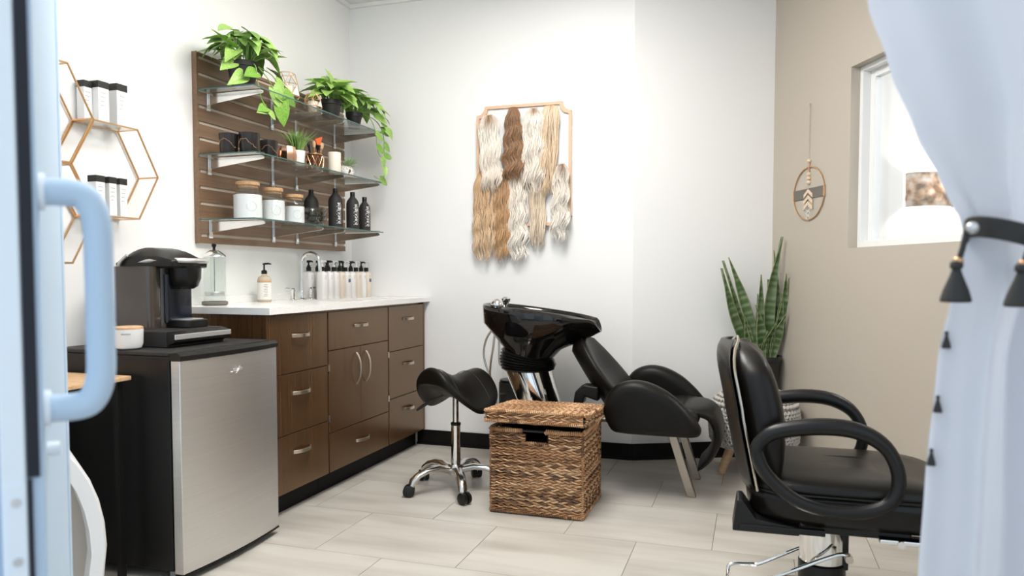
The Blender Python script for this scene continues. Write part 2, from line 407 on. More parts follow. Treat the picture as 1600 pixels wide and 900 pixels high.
# ================================================================== CABINETS
GC = 'base cabinets under the white counter'
FV = .512     # front plane of the drawer fronts
def bar_pull(parent, c, length, vertical=False):
    """arched strap pull on a front; local x = out of the front, y along"""
    m = MB(); pts = []; n = 12
    for i in range(n + 1):
        t = i / n * 2 - 1
        x = .004 + .024 * (1 - abs(t) ** 2.6); a = t * length / 2
        pts.append((x, a))
    rings = []
    for i, (x, a) in enumerate(pts):
        w = .0075 if not vertical else .006
        t0 = 0.0022
        if vertical: rings.append([V((x - t0, -w, a)), V((x + t0, -w, a)), V((x + t0, w, a)), V((x - t0, w, a))])
        else: rings.append([V((x - t0, a, -w)), V((x + t0, a, -w)), V((x + t0, a, w)), V((x - t0, a, w))])
    m.loft(rings)
    return m.build('handle', M_nickel, parent, loc=c, smooth=30, bevel=.0008)
def front(parent, name, s0, s1, z0, z1, base_s, pull=None, vert=False):
    """drawer or door front between s0<s1; local y = base_s - s"""
    o = MB().box(0, .018, -(s1 - s0) / 2, (s1 - s0) / 2, -(z1 - z0) / 2, (z1 - z0) / 2).build(name, M_wood, parent, loc=(FV - .018, base_s - (s0 + s1) / 2, (z0 + z1) / 2), smooth=0, bevel=.0012)
    if pull: bar_pull(o, (.018, (s0 + s1) / 2 - pull[0], pull[1] - (z0 + z1) / 2), pull[2], vert)
    return o
def cabinet(s0, s1, label):
    t = thing('base_cabinet', label, 'cabinet', L(s1, 0, 0), LROT, GC)
    d = s1 - s0
    m = MB(); m.box(.005, FV - .019, 0, d, .1, .695); m.box(FV - .04, FV - .019, 0, d, .695, .872); m.box(.005, .03, 0, d, .695, .872)
    m.build('body', M_wood, t, smooth=0)
    MB().box(.05, FV - .065, 0.0, d, 0, .1).build('toe_kick', M_kick, t, smooth=0)
    return t
c1 = cabinet(1.103, 1.548, 'dark cabinet column of three drawers beside the fridge')
MB().box(.005, FV, -.016, .0, 0, .872).build('end_panel', M_wood, c1, smooth=0)
for z0, z1, hz in ((.616, .862, .775), (.354, .612, .526), (.103, .350, .269)): front(c1, 'drawer', 1.107, 1.545, z0, z1, 1.548, (1.327, hz, .13))
c2 = cabinet(.499, 1.101, 'wide dark cabinet with twin doors and curved handles under the sink')
front(c2, 'drawer', .504, 1.097, .682, .862, 1.101, (.80, .785, .13))
front(c2, 'drawer', .504, 1.097, .103, .288, 1.101, (.795, .205, .13))
front(c2, 'door', .802, 1.097, .292, .678, 1.101, (.848, .57, .16), True)
front(c2, 'door', .504, .799, .292, .678, 1.101, (.752, .57, .16), True)
for s_, z_ in ((1.098, .60), (1.098, .36), (.5015, .60), (.5015, .36)):
    MB().box(-.004, .003, -.006, .006, -.016, .016).build('hinge', M_nickel, c2, loc=(FV, 1.101 - s_, z_), smooth=0)
c3 = cabinet(.03, .497, 'narrower dark drawer column against the back wall')
for z0, z1, hz in ((.616, .862, .787), (.354, .612, .530), (.103, .350, .272)): front(c3, 'drawer', .052, .493, z0, z1, .497, (.262, hz, .12))
MB().box(.005, FV, .449, .466, .1, .872).build('end_panel', M_wood, c3, smooth=0)
# worktop with sink opening: local x = v, y = -s from s=1.572
ct = thing('countertop', 'white speckled quartz worktop with low upstand over the dark cabinets', 'countertop', L(1.572, 0, .8745), LROT)
m = MB(); SX0, SX1, SY0, SY1 = .20, .45, 1.572 - .80, 1.572 - .22
m.box(0, SX0, 0, 1.57, 0, .028); m.box(SX1, .535, 0, 1.57, 0, .028); m.box(SX0, SX1, 0, SY0, 0, .028); m.box(SX0, SX1, SY1, 1.57, 0, .028)
m.build('slab', M_quartz, ct, smooth=0)
MB().box(0, .018, 0, 1.57, .028, .062).build('upstand', M_quartz, ct, smooth=0, bevel=.001)
sk = thing('sink', 'steel undermount sink set into the white worktop', 'sink', L(.51, .325, .874), LROT)
m = MB(); rr = []
for hx, hy, z in ((.135, .30, 0), (.124, .289, 0), (.12, .285, -.02), (.115, .28, -.15), (.09, .25, -.165)):
    rr.append([V((x, y, z)) for x, y in rrect(0, 0, hx, hy, min(.06, hx * .6))])
m.loft(rr, False); m.add(rr[-1], [tuple(range(len(rr[-1])))])
m.build('bowl', M_steel, sk)
MB().lathe([(.022, -.164), (.022, -.161), (.012, -.16), (.011, -.163)], 20).build('drain', M_chrome, sk)
# faucet
fc = thing('faucet', 'chrome gooseneck faucet with two lever handles behind the sink', 'faucet', L(.70, .105, .9025), LROT)
MB().lathe([(.024, 0), (.024, .006), (.017, .012), (.015, .04), (.012, .05)], 20).build('base', M_chrome, fc)
arc = [(0, 0, .04), (0, 0, .17)] + [(.055 - .055 * math.cos(a), 0, .195 + .055 * math.sin(a)) for a in [PI * k / 10 for k in range(0, 10)]] + [(.112, 0, .17), (.113, 0, .15)]
MB().tube(catmull(arc, 3), .0095, 12).build('spout', M_chrome, fc)
for sy in (-1, 1):
    h = MB().lathe([(.02, 0), (.02, .006), (.012, .012), (.011, .045), (.014, .05), (.014, .06), (.008, .066)], 18, (0, sy * .085, 0)).build('lever_handle', M_chrome, fc)
    MB().tube([(0, sy * .085, .058), (-.005, sy * .11, .062), (-.008, sy * .135, .064)], [.006, .0065, .005], 8).build('lever', M_chrome, h)
MB().box(-.018, .018, -.1, .1, 0, .005).build('deck_plate', M_chrome, fc, smooth=0, bevel=.002)

# ================================================================== FRIDGE
fr = thing('mini_fridge', 'compact black fridge with a brushed steel door', 'fridge', L(2.145, .06, 0), LROT)
FW = .53
MB().box(0, .495, .004, FW - .004, .035, .765).build('body', M_blk, fr, smooth=0, bevel=.004)
# door, slightly bowed
def bow(y): return .018 * (1 - ((y - FW / 2) / (FW / 2)) ** 2)
prof = []
n = 14
for i in range(n + 1):
    y = .003 + (FW - .006) * i / n; prof.append((.538 + bow(y), y))
ring = [(.502, .003)] + prof + [(.502, FW - .003)]
MB().loft([[V((x, y, .03)) for x, y in ring], [V((x, y, .752)) for x, y in ring]]).build('door', M_steel, fr, smooth=25, bevel=.002)
MB().loft([[V((x + .002, y, .024)) for x, y in ring], [V((x + .002, y, .0295)) for x, y in ring]]).build('door_sill', M_base, fr, smooth=25)
# black cap on the door and top with a curved lower edge
cap = MB(); rings = []
for i in range(n + 1):
    y = .0 + FW * i / n; x = .545 + bow(y); lo = .752 - .012 * math.sin(PI * i / n)
    rings.append([V((.497, y, .775)), V((.497, y, .7525)), V((x - .02, y, .7525)), V((x, y, .7535)), V((x + .001, y, .768)), V((x - .015, y, .779))])
cap.loft(rings).build('door_cap', M_blk, fr, smooth=30)
MB().box(-.005, .496, 0, FW, .766, .780).build('top', M_blkm, fr, smooth=0, bevel=.004)
lg = MB().box(.560, .5625, FW / 2 - .026, FW / 2 + .026, .69, .700).build('badge', M_silver, fr, smooth=0, bevel=.001)
MB().tube([(.564, FW / 2 - .012, .682), (.564, FW / 2 + .004, .694), (.564, FW / 2 + .008, .708)], .003, 6).build('badge_swoosh', M_chrome, fr)
for (x, y) in ((.04, .05), (.04, FW - .05), (.46, .05), (.46, FW - .05)):
    MB().lathe([(.018, 0), (.018, .02), (.012, .036)], 14, (x, y, 0)).build('foot', M_grey, fr)

# ================================================================== COFFEE MACHINE on a pod drawer
FT = .7805
pd = thing('pod_drawer', 'flat black coffee pod drawer with silver front strip on the fridge', 'drawer box', L(2.03, .10, FT), LROT)
MB().box(0, .34, 0, .30, 0, .058).build('case', M_blkm, pd, smooth=0, bevel=.004)
rings = [[V((.34, y, .006)), V((.372, y, .020)), V((.372, y, .048)), V((.34, y, .056))] for y in (.004, .296)]
MB().loft(rings).build('drawer_front', M_blk, pd, smooth=0)
MB().box(.3725, .378, .004, .296, .028, .047).build('trim_strip', M_silver, pd, smooth=0, bevel=.002)
KZ = FT + .0585
km = thing('coffee_maker', 'black single-cup coffee maker with silver lift handle on the pod drawer', 'coffee maker', L(1.962, .11, KZ), LROT); km.scale = (.88, 1, 1)
KW = .235
# side water tank (camera side), smoky
MB().loft([[V((x, y, z)) for x, y in rrect(.125, .032, .095, .032, .02)] for z in (.0, .02)] + [[V((x, y, z)) for x, y in rrect(.122, .034, .098, .034, .02)] for z in (.03, .23)]).build('water_tank', M_smoke, km)
# rear body
MB().loft([[V((x, y, z)) for x, y in rrect(.115, .15, .10, .085, .03)] for z in (.0, .24)]).build('body', M_smoke, km)
# front panel and drip tray
MB().loft([[V((x, y, z)) for x, y in rrect(.20, .15, .028, .07, .02)] for z in (.02, .20)]).build('front_panel', M_navy, km)
MB().loft([[V((x, y, z)) for x, y in rrect(.255, .15, .075, .062, .035)] for z in (.0, .028)]).build('drip_tray', M_blk, km, bevel=.003)
MB().loft([[V((x, y, z)) for x, y in rrect(.255, .15, .06, .05, .03)] for z in (.0285, .0315)]).build('tray_grate', M_steel, km)
# domed top
rings = []
for i in range(11):
    x = .002 + .30 * i / 10; t = i / 10
    ztop = .24 + .062 * math.sin(PI * (t ** .8) * .86 + .16); zb = .215 if t < .62 else .215 + .01
    rings.append([V((x, .03 + .012 * (1 - math.sin(PI * t)), zb)), V((x, KW - .012 * (1 - math.sin(PI * t)), zb)), V((x, KW - .01, (ztop + zb) / 2 + .01)), V((x, KW - .045, ztop)), V((x, .075, ztop)), V((x, .035, (ztop + zb) / 2 + .01))])
MB().loft(rings).build('lid', M_blk, km, smooth=60, bevel=.006)
# brew head
MB().lathe([(.03, .145), (.048, .155), (.06, .185), (.062, .225), (.05, .235)], 24, (.255, .15, 0)).build('brew_head', M_blk, km)
# silver lift handle wrapping the head
hp = [(.11, .045, .243), (.19, .042, .250), (.26, .055, .252), (.315, .09, .252), (.33, .15, .252), (.315, .205, .252), (.25, .237, .25)]
MB().tube(catmull(hp, 5), [.005] + [.011] * 29 + [.006], 8, flat=.9).build('lift_handle', M_silver, km)
MB().tube(catmull([(.02, .028, .19), (.035, .026, .24), (.075, .03, .272)], 4), .006, 8).build('side_trim', M_silver, km)
# lidded cup
cu = thing('lidded_cup', 'white ceramic cup with a pale wood lid on the fridge edge', 'cup', L(2.10, .345, FT), LROT)
MB().lathe([(.030, 0), (.041, .006), (.046, .02), (.048, .07), (.045, .07), (.044, .066)], 30).build('cup', M_whitegl, cu)
MB().lathe([(.043, .066), (.047, .0705), (.047, .077), (.042, .080)], 30).build('lid', M_pine, cu)
for k in range(6):
    a = math.radians(-70 + k * 6)
    MB().box(-.0004, .0004, -.0018, .0018, -.002, .002).build('print_mark', M_print, cu, loc=(.0485 * math.cos(a), .0485 * math.sin(a), .055), rz=a, smooth=0)
# ================================================================== TABLE left of the fridge
tb = thing('side_table', 'narrow wood-topped table between the fridge and the glass door', 'table', L(2.85, .02, 0), LROT)
MB().box(0, .40, 0, .685, .685, .70).build('table_top', M_pine, tb, smooth=0, bevel=.003)
for x, y in ((.02, .02), (.36, .02), (.02, .645), (.36, .645)):
    MB().box(x, x + .02, y, y + .02, 0, .685).build('leg', M_blk, tb, smooth=0)
kb = thing('snack_jar', 'glass jar of tan snacks on the wooden table', 'jar', L(2.39, .27, .70), LROT)
MB().lathe([(.036, .002), (.040, .01), (.040, .10), (.035, .105)], 24).build('filling', M_kraft, kb)
MB().lathe([(.039, 0), (.0425, .01), (.0425, .125), (.041, .13), (.0405, .125), (.0405, .012), (.035, .004)], 24).build('glass', M_glass, kb)
MB().tube([(.047 * math.cos(2 * PI * k / 20), .047 * math.sin(2 * PI * k / 20), .118) for k in range(20)], .0025, 6, True).build('wire_clip', M_chrome, kb)
wn = thing('white_cone_diffuser', 'small white cone beside the snack jar', 'diffuser', L(2.50, .27, .70), LROT)
MB().lathe([(.05, 0), (.052, .01), (.036, .10), (.016, .20), (.008, .235), (.003, .24)], 24).build('cone', M_white, wn)
MB().lathe([(.052, .0), (.0535, .004), (.0535, .014), (.052, .016)], 24).build('base_ring', M_grey, wn)
# white arched bin
bn = thing('arched_bin', 'white rounded bin with taupe recess on the floor left of the fridge', 'bin', (-1.408, 2.05, 0), math.radians(37))
def arch(hw, h, n=16):
    return [(-hw * .9, 0.0)] + [(-hw * math.cos(PI * k / n) , h * .38 + (h * .62) * math.sin(PI * k / n)) for k in range(n + 1)] + [(hw * .9, 0.0)]
o1 = arch(.24, .60); o2 = arch(.198, .555); o2 = [(x, max(z, .055)) for x, z in o2]
m = MB(); dp = .20
rA = [V((x, 0, z)) for x, z in o1]; rB = [V((x * .97, -.012, z * .99)) for x, z in o1]
m.loft([[V((x, dp, z)) for x, z in o1], rA, rB, [V((x, -.012, z)) for x, z in o2], [V((x * .98, .05, z)) for x, z in o2]], False)
m.build('shell', M_white, bn, smooth=35)
MB().add([V((x * .98, .05, z)) for x, z in o2], [tuple(range(len(o2)))]).build('recess', M_taupein, bn, smooth=0, solid=.002)
# ================================================================== SLATWALL
SB = 1.365                     # camera-side end
sw = thing('slatwall_panel', 'brown slatted display panel mounted on the white wall', 'wall panel', L(SB, 0, 0), LROT)
SLN = SB - .117
zs = [1.217 + .0722 * k for k in range(12)]
edges = [1.181] + zs + [2.034]
MB().box(.001, .010, 0, SLN, 1.181, 2.034).build('backing', M_groove, sw, smooth=0)
for i in range(13):
    z0 = edges[i] + (.0068 if i else 0); z1 = edges[i + 1] - (.0068 if i < 12 else 0)
    MB().box(.0105, .026, .0, SLN, z0, z1).build('slat', M_slat, sw, smooth=0, bevel=.001)
for z in zs: MB().box(.0102, .019, .012, SLN - .001, z - .0066, z + .0066).build('groove_insert', M_groove, sw, smooth=0)
MB().box(.001, .0262, -.010, -.0005, 1.181, 2.034).build('edge_trim', M_slat, sw, smooth=0)
# glass shelves and brackets
GT = .006
SHZ = {}
def bracket(s, z, side_label):
    t = thing('shelf_bracket', side_label, 'bracket', L(s, .0265, z), LROT, 'glass shelf brackets')
    MB().box(0, .006, -.011, .011, -.070, -.0005).build('face_plate', M_bracket, t, smooth=0, bevel=.001)
    MB().box(.0005, .0065, -.0115, .0115, -.078, -.0702).build('plate_foot', M_white, t, smooth=0, bevel=.001)
    m = MB(); pr = [(.007, -.002), (.285, -.002), (.298, -.008), (.298, -.016), (.285, -.020), (.007, -.052)]
    m.loft([[V((x, y, z_)) for x, z_ in pr] for y in (-.003, .003)])
    m.build('arm', M_bracket, t, smooth=0, bevel=.001)
    MB().box(.272, .298, -.006, .006, -.0018, .012).build('tip_stop', M_clear, t, smooth=0, bevel=.001)
    return t
LV = ('lowest', 'middle', 'top')
for li, z in enumerate((1.289, 1.578, 1.867)):
    SHZ[li] = z
    for pi, (sa, sb) in enumerate(((1.372, .772), (.766, .19))):
        g = thing('glass_shelf', ('%s glass shelf at the camera end of the slat panel' if pi == 0 else '%s glass shelf at the corner end of the slat panel') % LV[li], 'shelf', L(sa, .028, z - GT), LROT, 'glass display shelves')
        MB().box(0, .295, 0, sa - sb, 0, GT).build('pane', M_glassg, g, smooth=0)
        MB().box(.2952, .2962, 0, sa - sb, .0003, GT - .0003).build('front_edge', M_glassdk, g, smooth=0)
        MB().box(0, .295, -.001, -.0002, .0003, GT - .0003).build('end_edge', M_glassdk, g, smooth=0)
    for bi, s in enumerate((1.305, .835, .625, .235)):
        bracket(s, z - GT, '%s bracket from the camera end under the %s glass shelves' % (('first', 'second', 'third', 'fourth')[bi], LV[li]))
ZB, ZM, ZT = 1.2893, 1.5783, 1.8673

# ---- lowest shelf: jars
def jar(s, v, r, h, nk, label):
    t = thing('glass_jar', label, 'jar', L(s, v, ZB), LROT, 'cork-lidded jars of white powder')
    MB().lathe([(r - .008, .002), (r - .003, .006), (r - .003, h * .985), (r - .012, h)], 32).build('filling', M_salt, t)
    MB().lathe([(r - .006, 0), (r, .006), (r, h * .97), (r - .006, h + .004), (nk, h + .012), (nk, h + .036), (nk + .004, h + .038), (nk + .004, h + .043), (nk - .003, h + .043)], 36).build('glass', M_glass, t)
    MB().lathe([(nk - .004, h + .034), (nk - .004, h + .0435), (nk + .005, h + .0438), (nk + .005, h + .058), (nk, h + .060)], 32).build('cork_lid', M_cork, t)
    # raised round emblem facing the room
    a = math.radians(-38); e = MB()
    e.tube([((r + .001) * math.cos(a + .022 * math.cos(q) / r), (r + .001) * math.sin(a + .022 * math.cos(q) / r), h * .52 + .022 * math.sin(q)) for q in [2 * PI * k / 24 for k in range(24)]], .0016, 6, True)
    e.build('embossed_ring', M_glass, t)
    return t
jar(1.215, .165, .066, .118, .049, 'largest white-filled jar with cork lid on the lowest glass shelf')
jar(1.040, .175, .058, .108, .044, 'middle-sized white-filled jar with cork lid on the lowest shelf')
jar(.885, .190, .052, .092, .040, 'smallest white-filled jar with cork lid beside the glass bowls')
M_bowl = glass_thin('bowl glass', (.80, .80, .79), .05)
for k, nm in enumerate(('bottom', 'middle', 'upper')):
    t = MB().lathe([(.022, 0), (.030, .001), (.046, .014), (.056, .034), (.060, .046), (.0585, .046), (.054, .034), (.044, .0155), (.028, .004), (.018, .003)], 32).build('glass_bowl', M_bowl, None, L(.765, .235, ZB + .0242 * k), LROT)
    tag(t, '%s clear glass bowl of the stack next to the black bottles' % nm, 'bowl', 'stacked glass bowls')
M_txt = mat('white print', (.82, .82, .82), .5)
BT = text_mesh('blacklight', .030)
bb_ = [v.co.copy() for v in BT.vertices]; bw = max(p.x for p in bb_); 
def black_bottle(s, v, r, h, label, txt=True):
    t = thing('black_bottle', label, 'bottle', L(s, v, ZB), LROT, 'tall black bottles')
    MB().lathe([(r - .003, 0), (r, .003), (r, h - .045), (r * .97, h - .033), (r * .86, h - .020), (r * .62, h - .008), (r * .42, h), (r * .40, h + .006)], 32).build('body', M_blkm, t)
    MB().lathe([(.0125, h + .0062), (.0135, h + .007), (.0135, h + .028), (.012, h + .030)], 22).build('cap', M_blk, t)
    if txt:
        me = BT.copy(); a0 = math.radians(-33); hh = .118; k = hh / bw
        # text reads upward: letters' tops point to the left of the bottle
        for vt, p in zip(me.vertices, bb_):
            vt.co = V(((r + .0006) * math.cos(a0 - (p.y - .010) / r), (r + .0006) * math.sin(a0 - (p.y - .010) / r), .026 + p.x * k))
        me.materials.clear(); me.materials.append(M_txt)
        o = bpy.data.objects.new('lettering', me); COL.objects.link(o); o.parent = t; tag(o, 'white vertical lettering')
        m = MB()
        for q in range(14):
            a = a0 + .016 / r; z = .03 + q * .0078
            p = V(((r + .0007) * math.cos(a), (r + .0007) * math.sin(a), z))
            m.box(-.0003, .0003, -.0016, .0016, -.0024, .0024, Matrix.Translation(p) @ Matrix.Rotation(a, 4, 'Z'))
        m.build('small_print', M_print, t, smooth=0)
    return t
black_bottle(.610, .110, .039, .178, 'black bottle standing behind the stacked glass bowls', False)
black_bottle(.520, .205, .038, .192, 'frontmost lettered black bottle next to the glass bowls')
black_bottle(.405, .245, .0355, .183, 'middle lettered black bottle with pale side print')
black_bottle(.270, .245, .033, .168, 'shortest lettered black bottle at the end of the lowest shelf')

# ---- middle shelf
def tumbler(s, v, r, h, a0, label):
    t = thing('marble_tumbler', label, 'tumbler', L(s, v, ZM), LROT, 'black marbled tumblers')
    MB().lathe([(r * .86, 0), (r * .9, .003), (r, h * .9), (r, h), (r - .005, h), (r - .006, h - .01), (r * .82, .012)], 30).build('cup', M_marble, t)
    m = MB(); pts = []
    rnd = random.Random(label)
    for k in range(17):
        a = a0 + k * .13; z = h * (.50 + .20 * math.sin(k * .27 + rnd.uniform(-.25, .25)) + rnd.uniform(-.035, .035)); rr_ = r * (.9 + .1 * z / (h * .9)) + .0006
        pts.append((rr_ * math.cos(a), rr_ * math.sin(a), z))
    m.tube(pts, [.0012 + .0018 * abs(math.sin(k * 1.7)) for k in range(17)], 6, flat=.5)
    m.build('gold_vein', M_vein, t)
    return t
tumbler(1.315, .145, .042, .092, -2.2, 'rearmost black marbled tumbler at the camera end')
tumbler(1.275, .225, .046, .097, -2.3, 'largest black marbled tumbler nearest the shelf front')
tumbler(1.120, .215, .041, .090, -1.9, 'black marbled tumbler next to the copper cups')
def rose_cup(s, v, r, h, label):
    t = thing('rose_gold_cup', label, 'cup', L(s, v, ZM), LROT, 'faceted rose gold cups')
    n = 18; rings = []
    for rr_, z in ((.72, 0), (.9, .006), (1.0, .4 * h), (.92, .75 * h), (.80, h), (.76, h), (.86, .7 * h), (.6, .1 * h)):
        rings.append([V((r * rr_ * (1 + .05 * (k % 2)) * math.cos(2 * PI * k / n), r * rr_ * (1 + .05 * (k % 2)) * math.sin(2 * PI * k / n), z)) for k in range(n)])
    MB().loft(rings).build('cup', M_rose, t, smooth=20); return t
rose_cup(1.03, .15, .038, .072, 'rose gold cup tucked behind beside the marbled tumblers')
rose_cup(.985, .225, .043, .083, 'faceted rose gold cup in front of the artificial grass')
gp = thing('potted_grass', 'artificial grass tuft in a ribbed white pot on the middle shelf', 'plant', L(.905, .225, ZM), LROT)
n = 48
MB().loft([[V(((r_ + (.0008 if k % 2 else 0)) * math.cos(2 * PI * k / n), (r_ + (.0008 if k % 2 else 0)) * math.sin(2 * PI * k / n), z)) for k in range(n)] for r_, z in ((.030, 0), (.033, .003), (.039, .072), (.039, .076), (.036, .076), (.035, .066))]).build('pot', M_whitegl, gp)
rnd = random.Random(3)
for k in range(95):
    a = rnd.uniform(0, 2 * PI); q = rnd.uniform(0, .03); ln = rnd.uniform(.085, .135); lean = rnd.uniform(.0, .085) 
    p0 = V((q * math.cos(a), q * math.sin(a), .066)); pts = [p0 + V((math.cos(a) * lean * t * t, math.sin(a) * lean * t * t, ln * t * (1 - .12 * t))) for t in (0, .35, .7, 1)]
    MB().tube(pts, [.0024, .0034, .0027, .0005], 4, flat=.35).build('blade', M_grass, gp)
bh = thing('brush_jar', 'dark copper diamond-patterned jar holding makeup brushes', 'jar', L(.735, .215, ZM), LROT)
MB().lathe([(.034, 0), (.042, .004), (.045, .02), (.045, .075), (.036, .085), (.035, .092), (.032, .092), (.032, .02)], 28).build('jar', M_copper, bh)
m = MB()
for d in (-1, 1):
    for k in range(10):
        m.tube([(.0455 * math.cos(2 * PI * k / 10 + d * t * .1 * 2 * PI), .0455 * math.sin(2 * PI * k / 10 + d * t * .1 * 2 * PI), .006 + .068 * t) for t in [q / 10 for q in range(0, 11)]], .0013, 4)
m.build('diamond_relief', M_coppere, bh)
MB().lathe([(.0365, .078), (.0385, .080), (.0385, .088), (.0365, .090)], 28).build('neck_band', M_coppere, bh)
def brush(p, top, hr, label, hm, wide=None):
    t = thing('makeup_brush', label, 'brush', L(.735 - p[1], .215 + p[0], ZM), LROT, 'brushes in the copper jar')
    b = V((0, 0, .025)); tp = V(top)
    MB().cyl(b, b + (tp - b) * .72, .0035, n=8).build('handle', M_blk, t)
    MB().cyl(b + (tp - b) * .55, b + (tp - b) * .74, .005, hr * .8, n=10).build('ferrule', M_coppere if hm is M_brist else M_blk, t)
    if wide:
        c = b + (tp - b) * .74; e = tp
        MB().loft([[c + V((-.004, -.012, 0)), c + V((.004, -.012, 0)), c + V((.004, .012, 0)), c + V((-.004, .012, 0))], [e + V((-.003, -.034, -.012)), e + V((.003, -.034, -.012)), e + V((.003, .034, .012)), e + V((-.003, .034, .012))]]).build('bristles', hm, t, smooth=0)
    else:
        MB().tube([b + (tp - b) * f for f in (.72, .8, .9, .97, 1)], [hr * .7, hr, hr * 1.05, hr * .8, hr * .3], 12).build('bristles', hm, t)
    return t
brush((.008, -.018), (.008, -.012, .150), .009, 'tan-tipped makeup brush leaning to the left in the copper jar', M_brist)
brush((.012, .0), (.010, .004, .170), .02, 'wide orange fan brush in the copper jar', M_orange, True)
brush((.008, .018), (.012, .020, .152), .0125, 'fluffy pale brush leaning to the right in the copper jar', M_brist)
brush((-.014, -.004), (-.014, -.010, .150), .007, 'dark slim brush at the back of the copper jar', M_blk)
cd = thing('pillar_candle', 'plain ivory pillar candle between the brush jar and skull planter', 'candle', L(.592, .245, ZM), LROT)
MB().lathe([(.033, 0), (.035, .003), (.035, .112), (.033, .116), (.026, .112), (.004, .108)], 28).build('wax', M_candle, cd)
MB().cyl((0, 0, .107), (0, 0, .12), .001, n=6).build('wick', M_blk, cd)
sp = thing('skull_planter', 'white patterned skull planter with a pale succulent', 'planter', L(.40, .20, ZM), LROT)
m = MB(); rings = []
for i in range(12):
    t = i / 11; z = .074 * t; rr_ = .046 * (math.sin(PI * (.16 + .74 * t))) ** .7
    rings.append([V((rr_ * 1.02 * math.cos(2 * PI * k / 24) + .008 * (1 - t) * (1 if math.cos(2 * PI * k / 24) > 0 else 0), rr_ * (1 - .25 * (t < .25)) * math.sin(2 * PI * k / 24), z)) for k in range(24)])
m.loft(rings).build('skull', M_skull, sp)
for sy in (-1, 1): MB().ball((.041, sy * .017 - .006, .040), .010, sc=(.5, 1, 1)).build('eye_socket', M_copper, sp)
MB().ball((.046, -.006, .024), .004, sc=(.6, 1, 1.3)).build('nose', M_dark_hole, sp)
rnd = random.Random(5)
for k in range(60):
    a = rnd.uniform(0, 2 * PI); e = rnd.uniform(.1, 1.4); ln = rnd.uniform(.03, .062)
    d = V((math.cos(a) * math.cos(e) + .25, math.sin(a) * math.cos(e) + .2, math.sin(e))); p0 = V((.0, .006, .068)) + d * .006
    MB().tube([p0, p0 + d * ln * .5, p0 + d * ln * .85, p0 + d * ln], [.002, .0042, .0036, .0006], 6, flat=.6).build('leaf', M_succ, sp)

# ---- top shelf: wire geometric lanterns
def lantern(s, v, r, h, label):
    t = thing('wire_candle_lantern', label, 'candle holder', L(s, v, ZT), LROT, 'gold wire candle lanterns')
    MB().lathe([(r * .58, .003), (r * .60, .005), (r * .60, h * .62), (r * .5, h * .63)], 24).build('candle', M_candle, t)
    lv = [(.62, 0), (1.0, .33), (1.0, .66), (.66, 1.0)]; n = 6; P = []
    for i, (q, z) in enumerate(lv): P.append([V((r * q * math.cos(2 * PI * (k + .5 * (i % 2)) / n), r * q * math.sin(2 * PI * (k + .5 * (i % 2)) / n), .003 + z * (h - .003))) for k in range(n)])
    m = MB()
    def e(a, b): m.cyl(a, b, .0016, n=5)
    for i in range(4):
        for k in range(n):
            e(P[i][k], P[i][(k + 1) % n])
            if i < 3:
                if i % 2 == 0: e(P[i][k], P[i + 1][k]); e(P[i][k], P[i + 1][k - 1])
                else: e(P[i][k], P[i + 1][k]); e(P[i][k], P[i + 1][(k + 1) % n])
    m.build('wire_cage', M_gold, t, smooth=60)
    for k in (5, 1): MB().add([P[1][k], P[1][(k + 1) % n], P[2][(k + 1) % n]], [(0, 1, 2)]).build('facet', M_whitegl, t, smooth=0, solid=.001)
    return t
lantern(.93, .185, .062, .165, 'taller gold wire lantern with white candle behind pothos leaves')
lantern(.760, .225, .046, .100, 'shorter gold wire lantern with white candle on the top shelf')

# ---- pothos
def leaf_mesh(m, seed, w=.36, fold=.25, droop=.3):
    rows = [0, .06, .18, .36, .56, .78, .92, 1.0]; cols = [-1, -.5, 0, .5, 1]
    vs = []; rd = random.Random(seed); tw = rd.uniform(-.06, .06)
    for t in rows:
        wt = w * (math.sin(PI * min(1, (t + .04) ** .62 * .98))) ** .85 if t < 1 else 0
        for c in cols:
            x = t - .16 * abs(c) * max(0, .4 - t) / .4
            y = wt * c + tw * math.sin(t * PI)
            z = fold * abs(c) * wt - droop * t * t
            vs.append((x, y, z))
    fs = [(i * 5 + j, (i + 1) * 5 + j, (i + 1) * 5 + j + 1, i * 5 + j + 1) for i in range(len(rows) - 1) for j in range(4)]
    me = MB().add(vs, fs).mesh('leaf'); me.materials.append(m)
    me.polygons.foreach_set('use_smooth', [True] * len(me.polygons)); return me
LEAVES = [leaf_mesh(M_leaf, 1), leaf_mesh(M_leaf, 2, .33, .35, .45), leaf_mesh(M_leafd, 3, .35, .2, .2), leaf_mesh(M_leaf, 4, .30, .4, .15)]
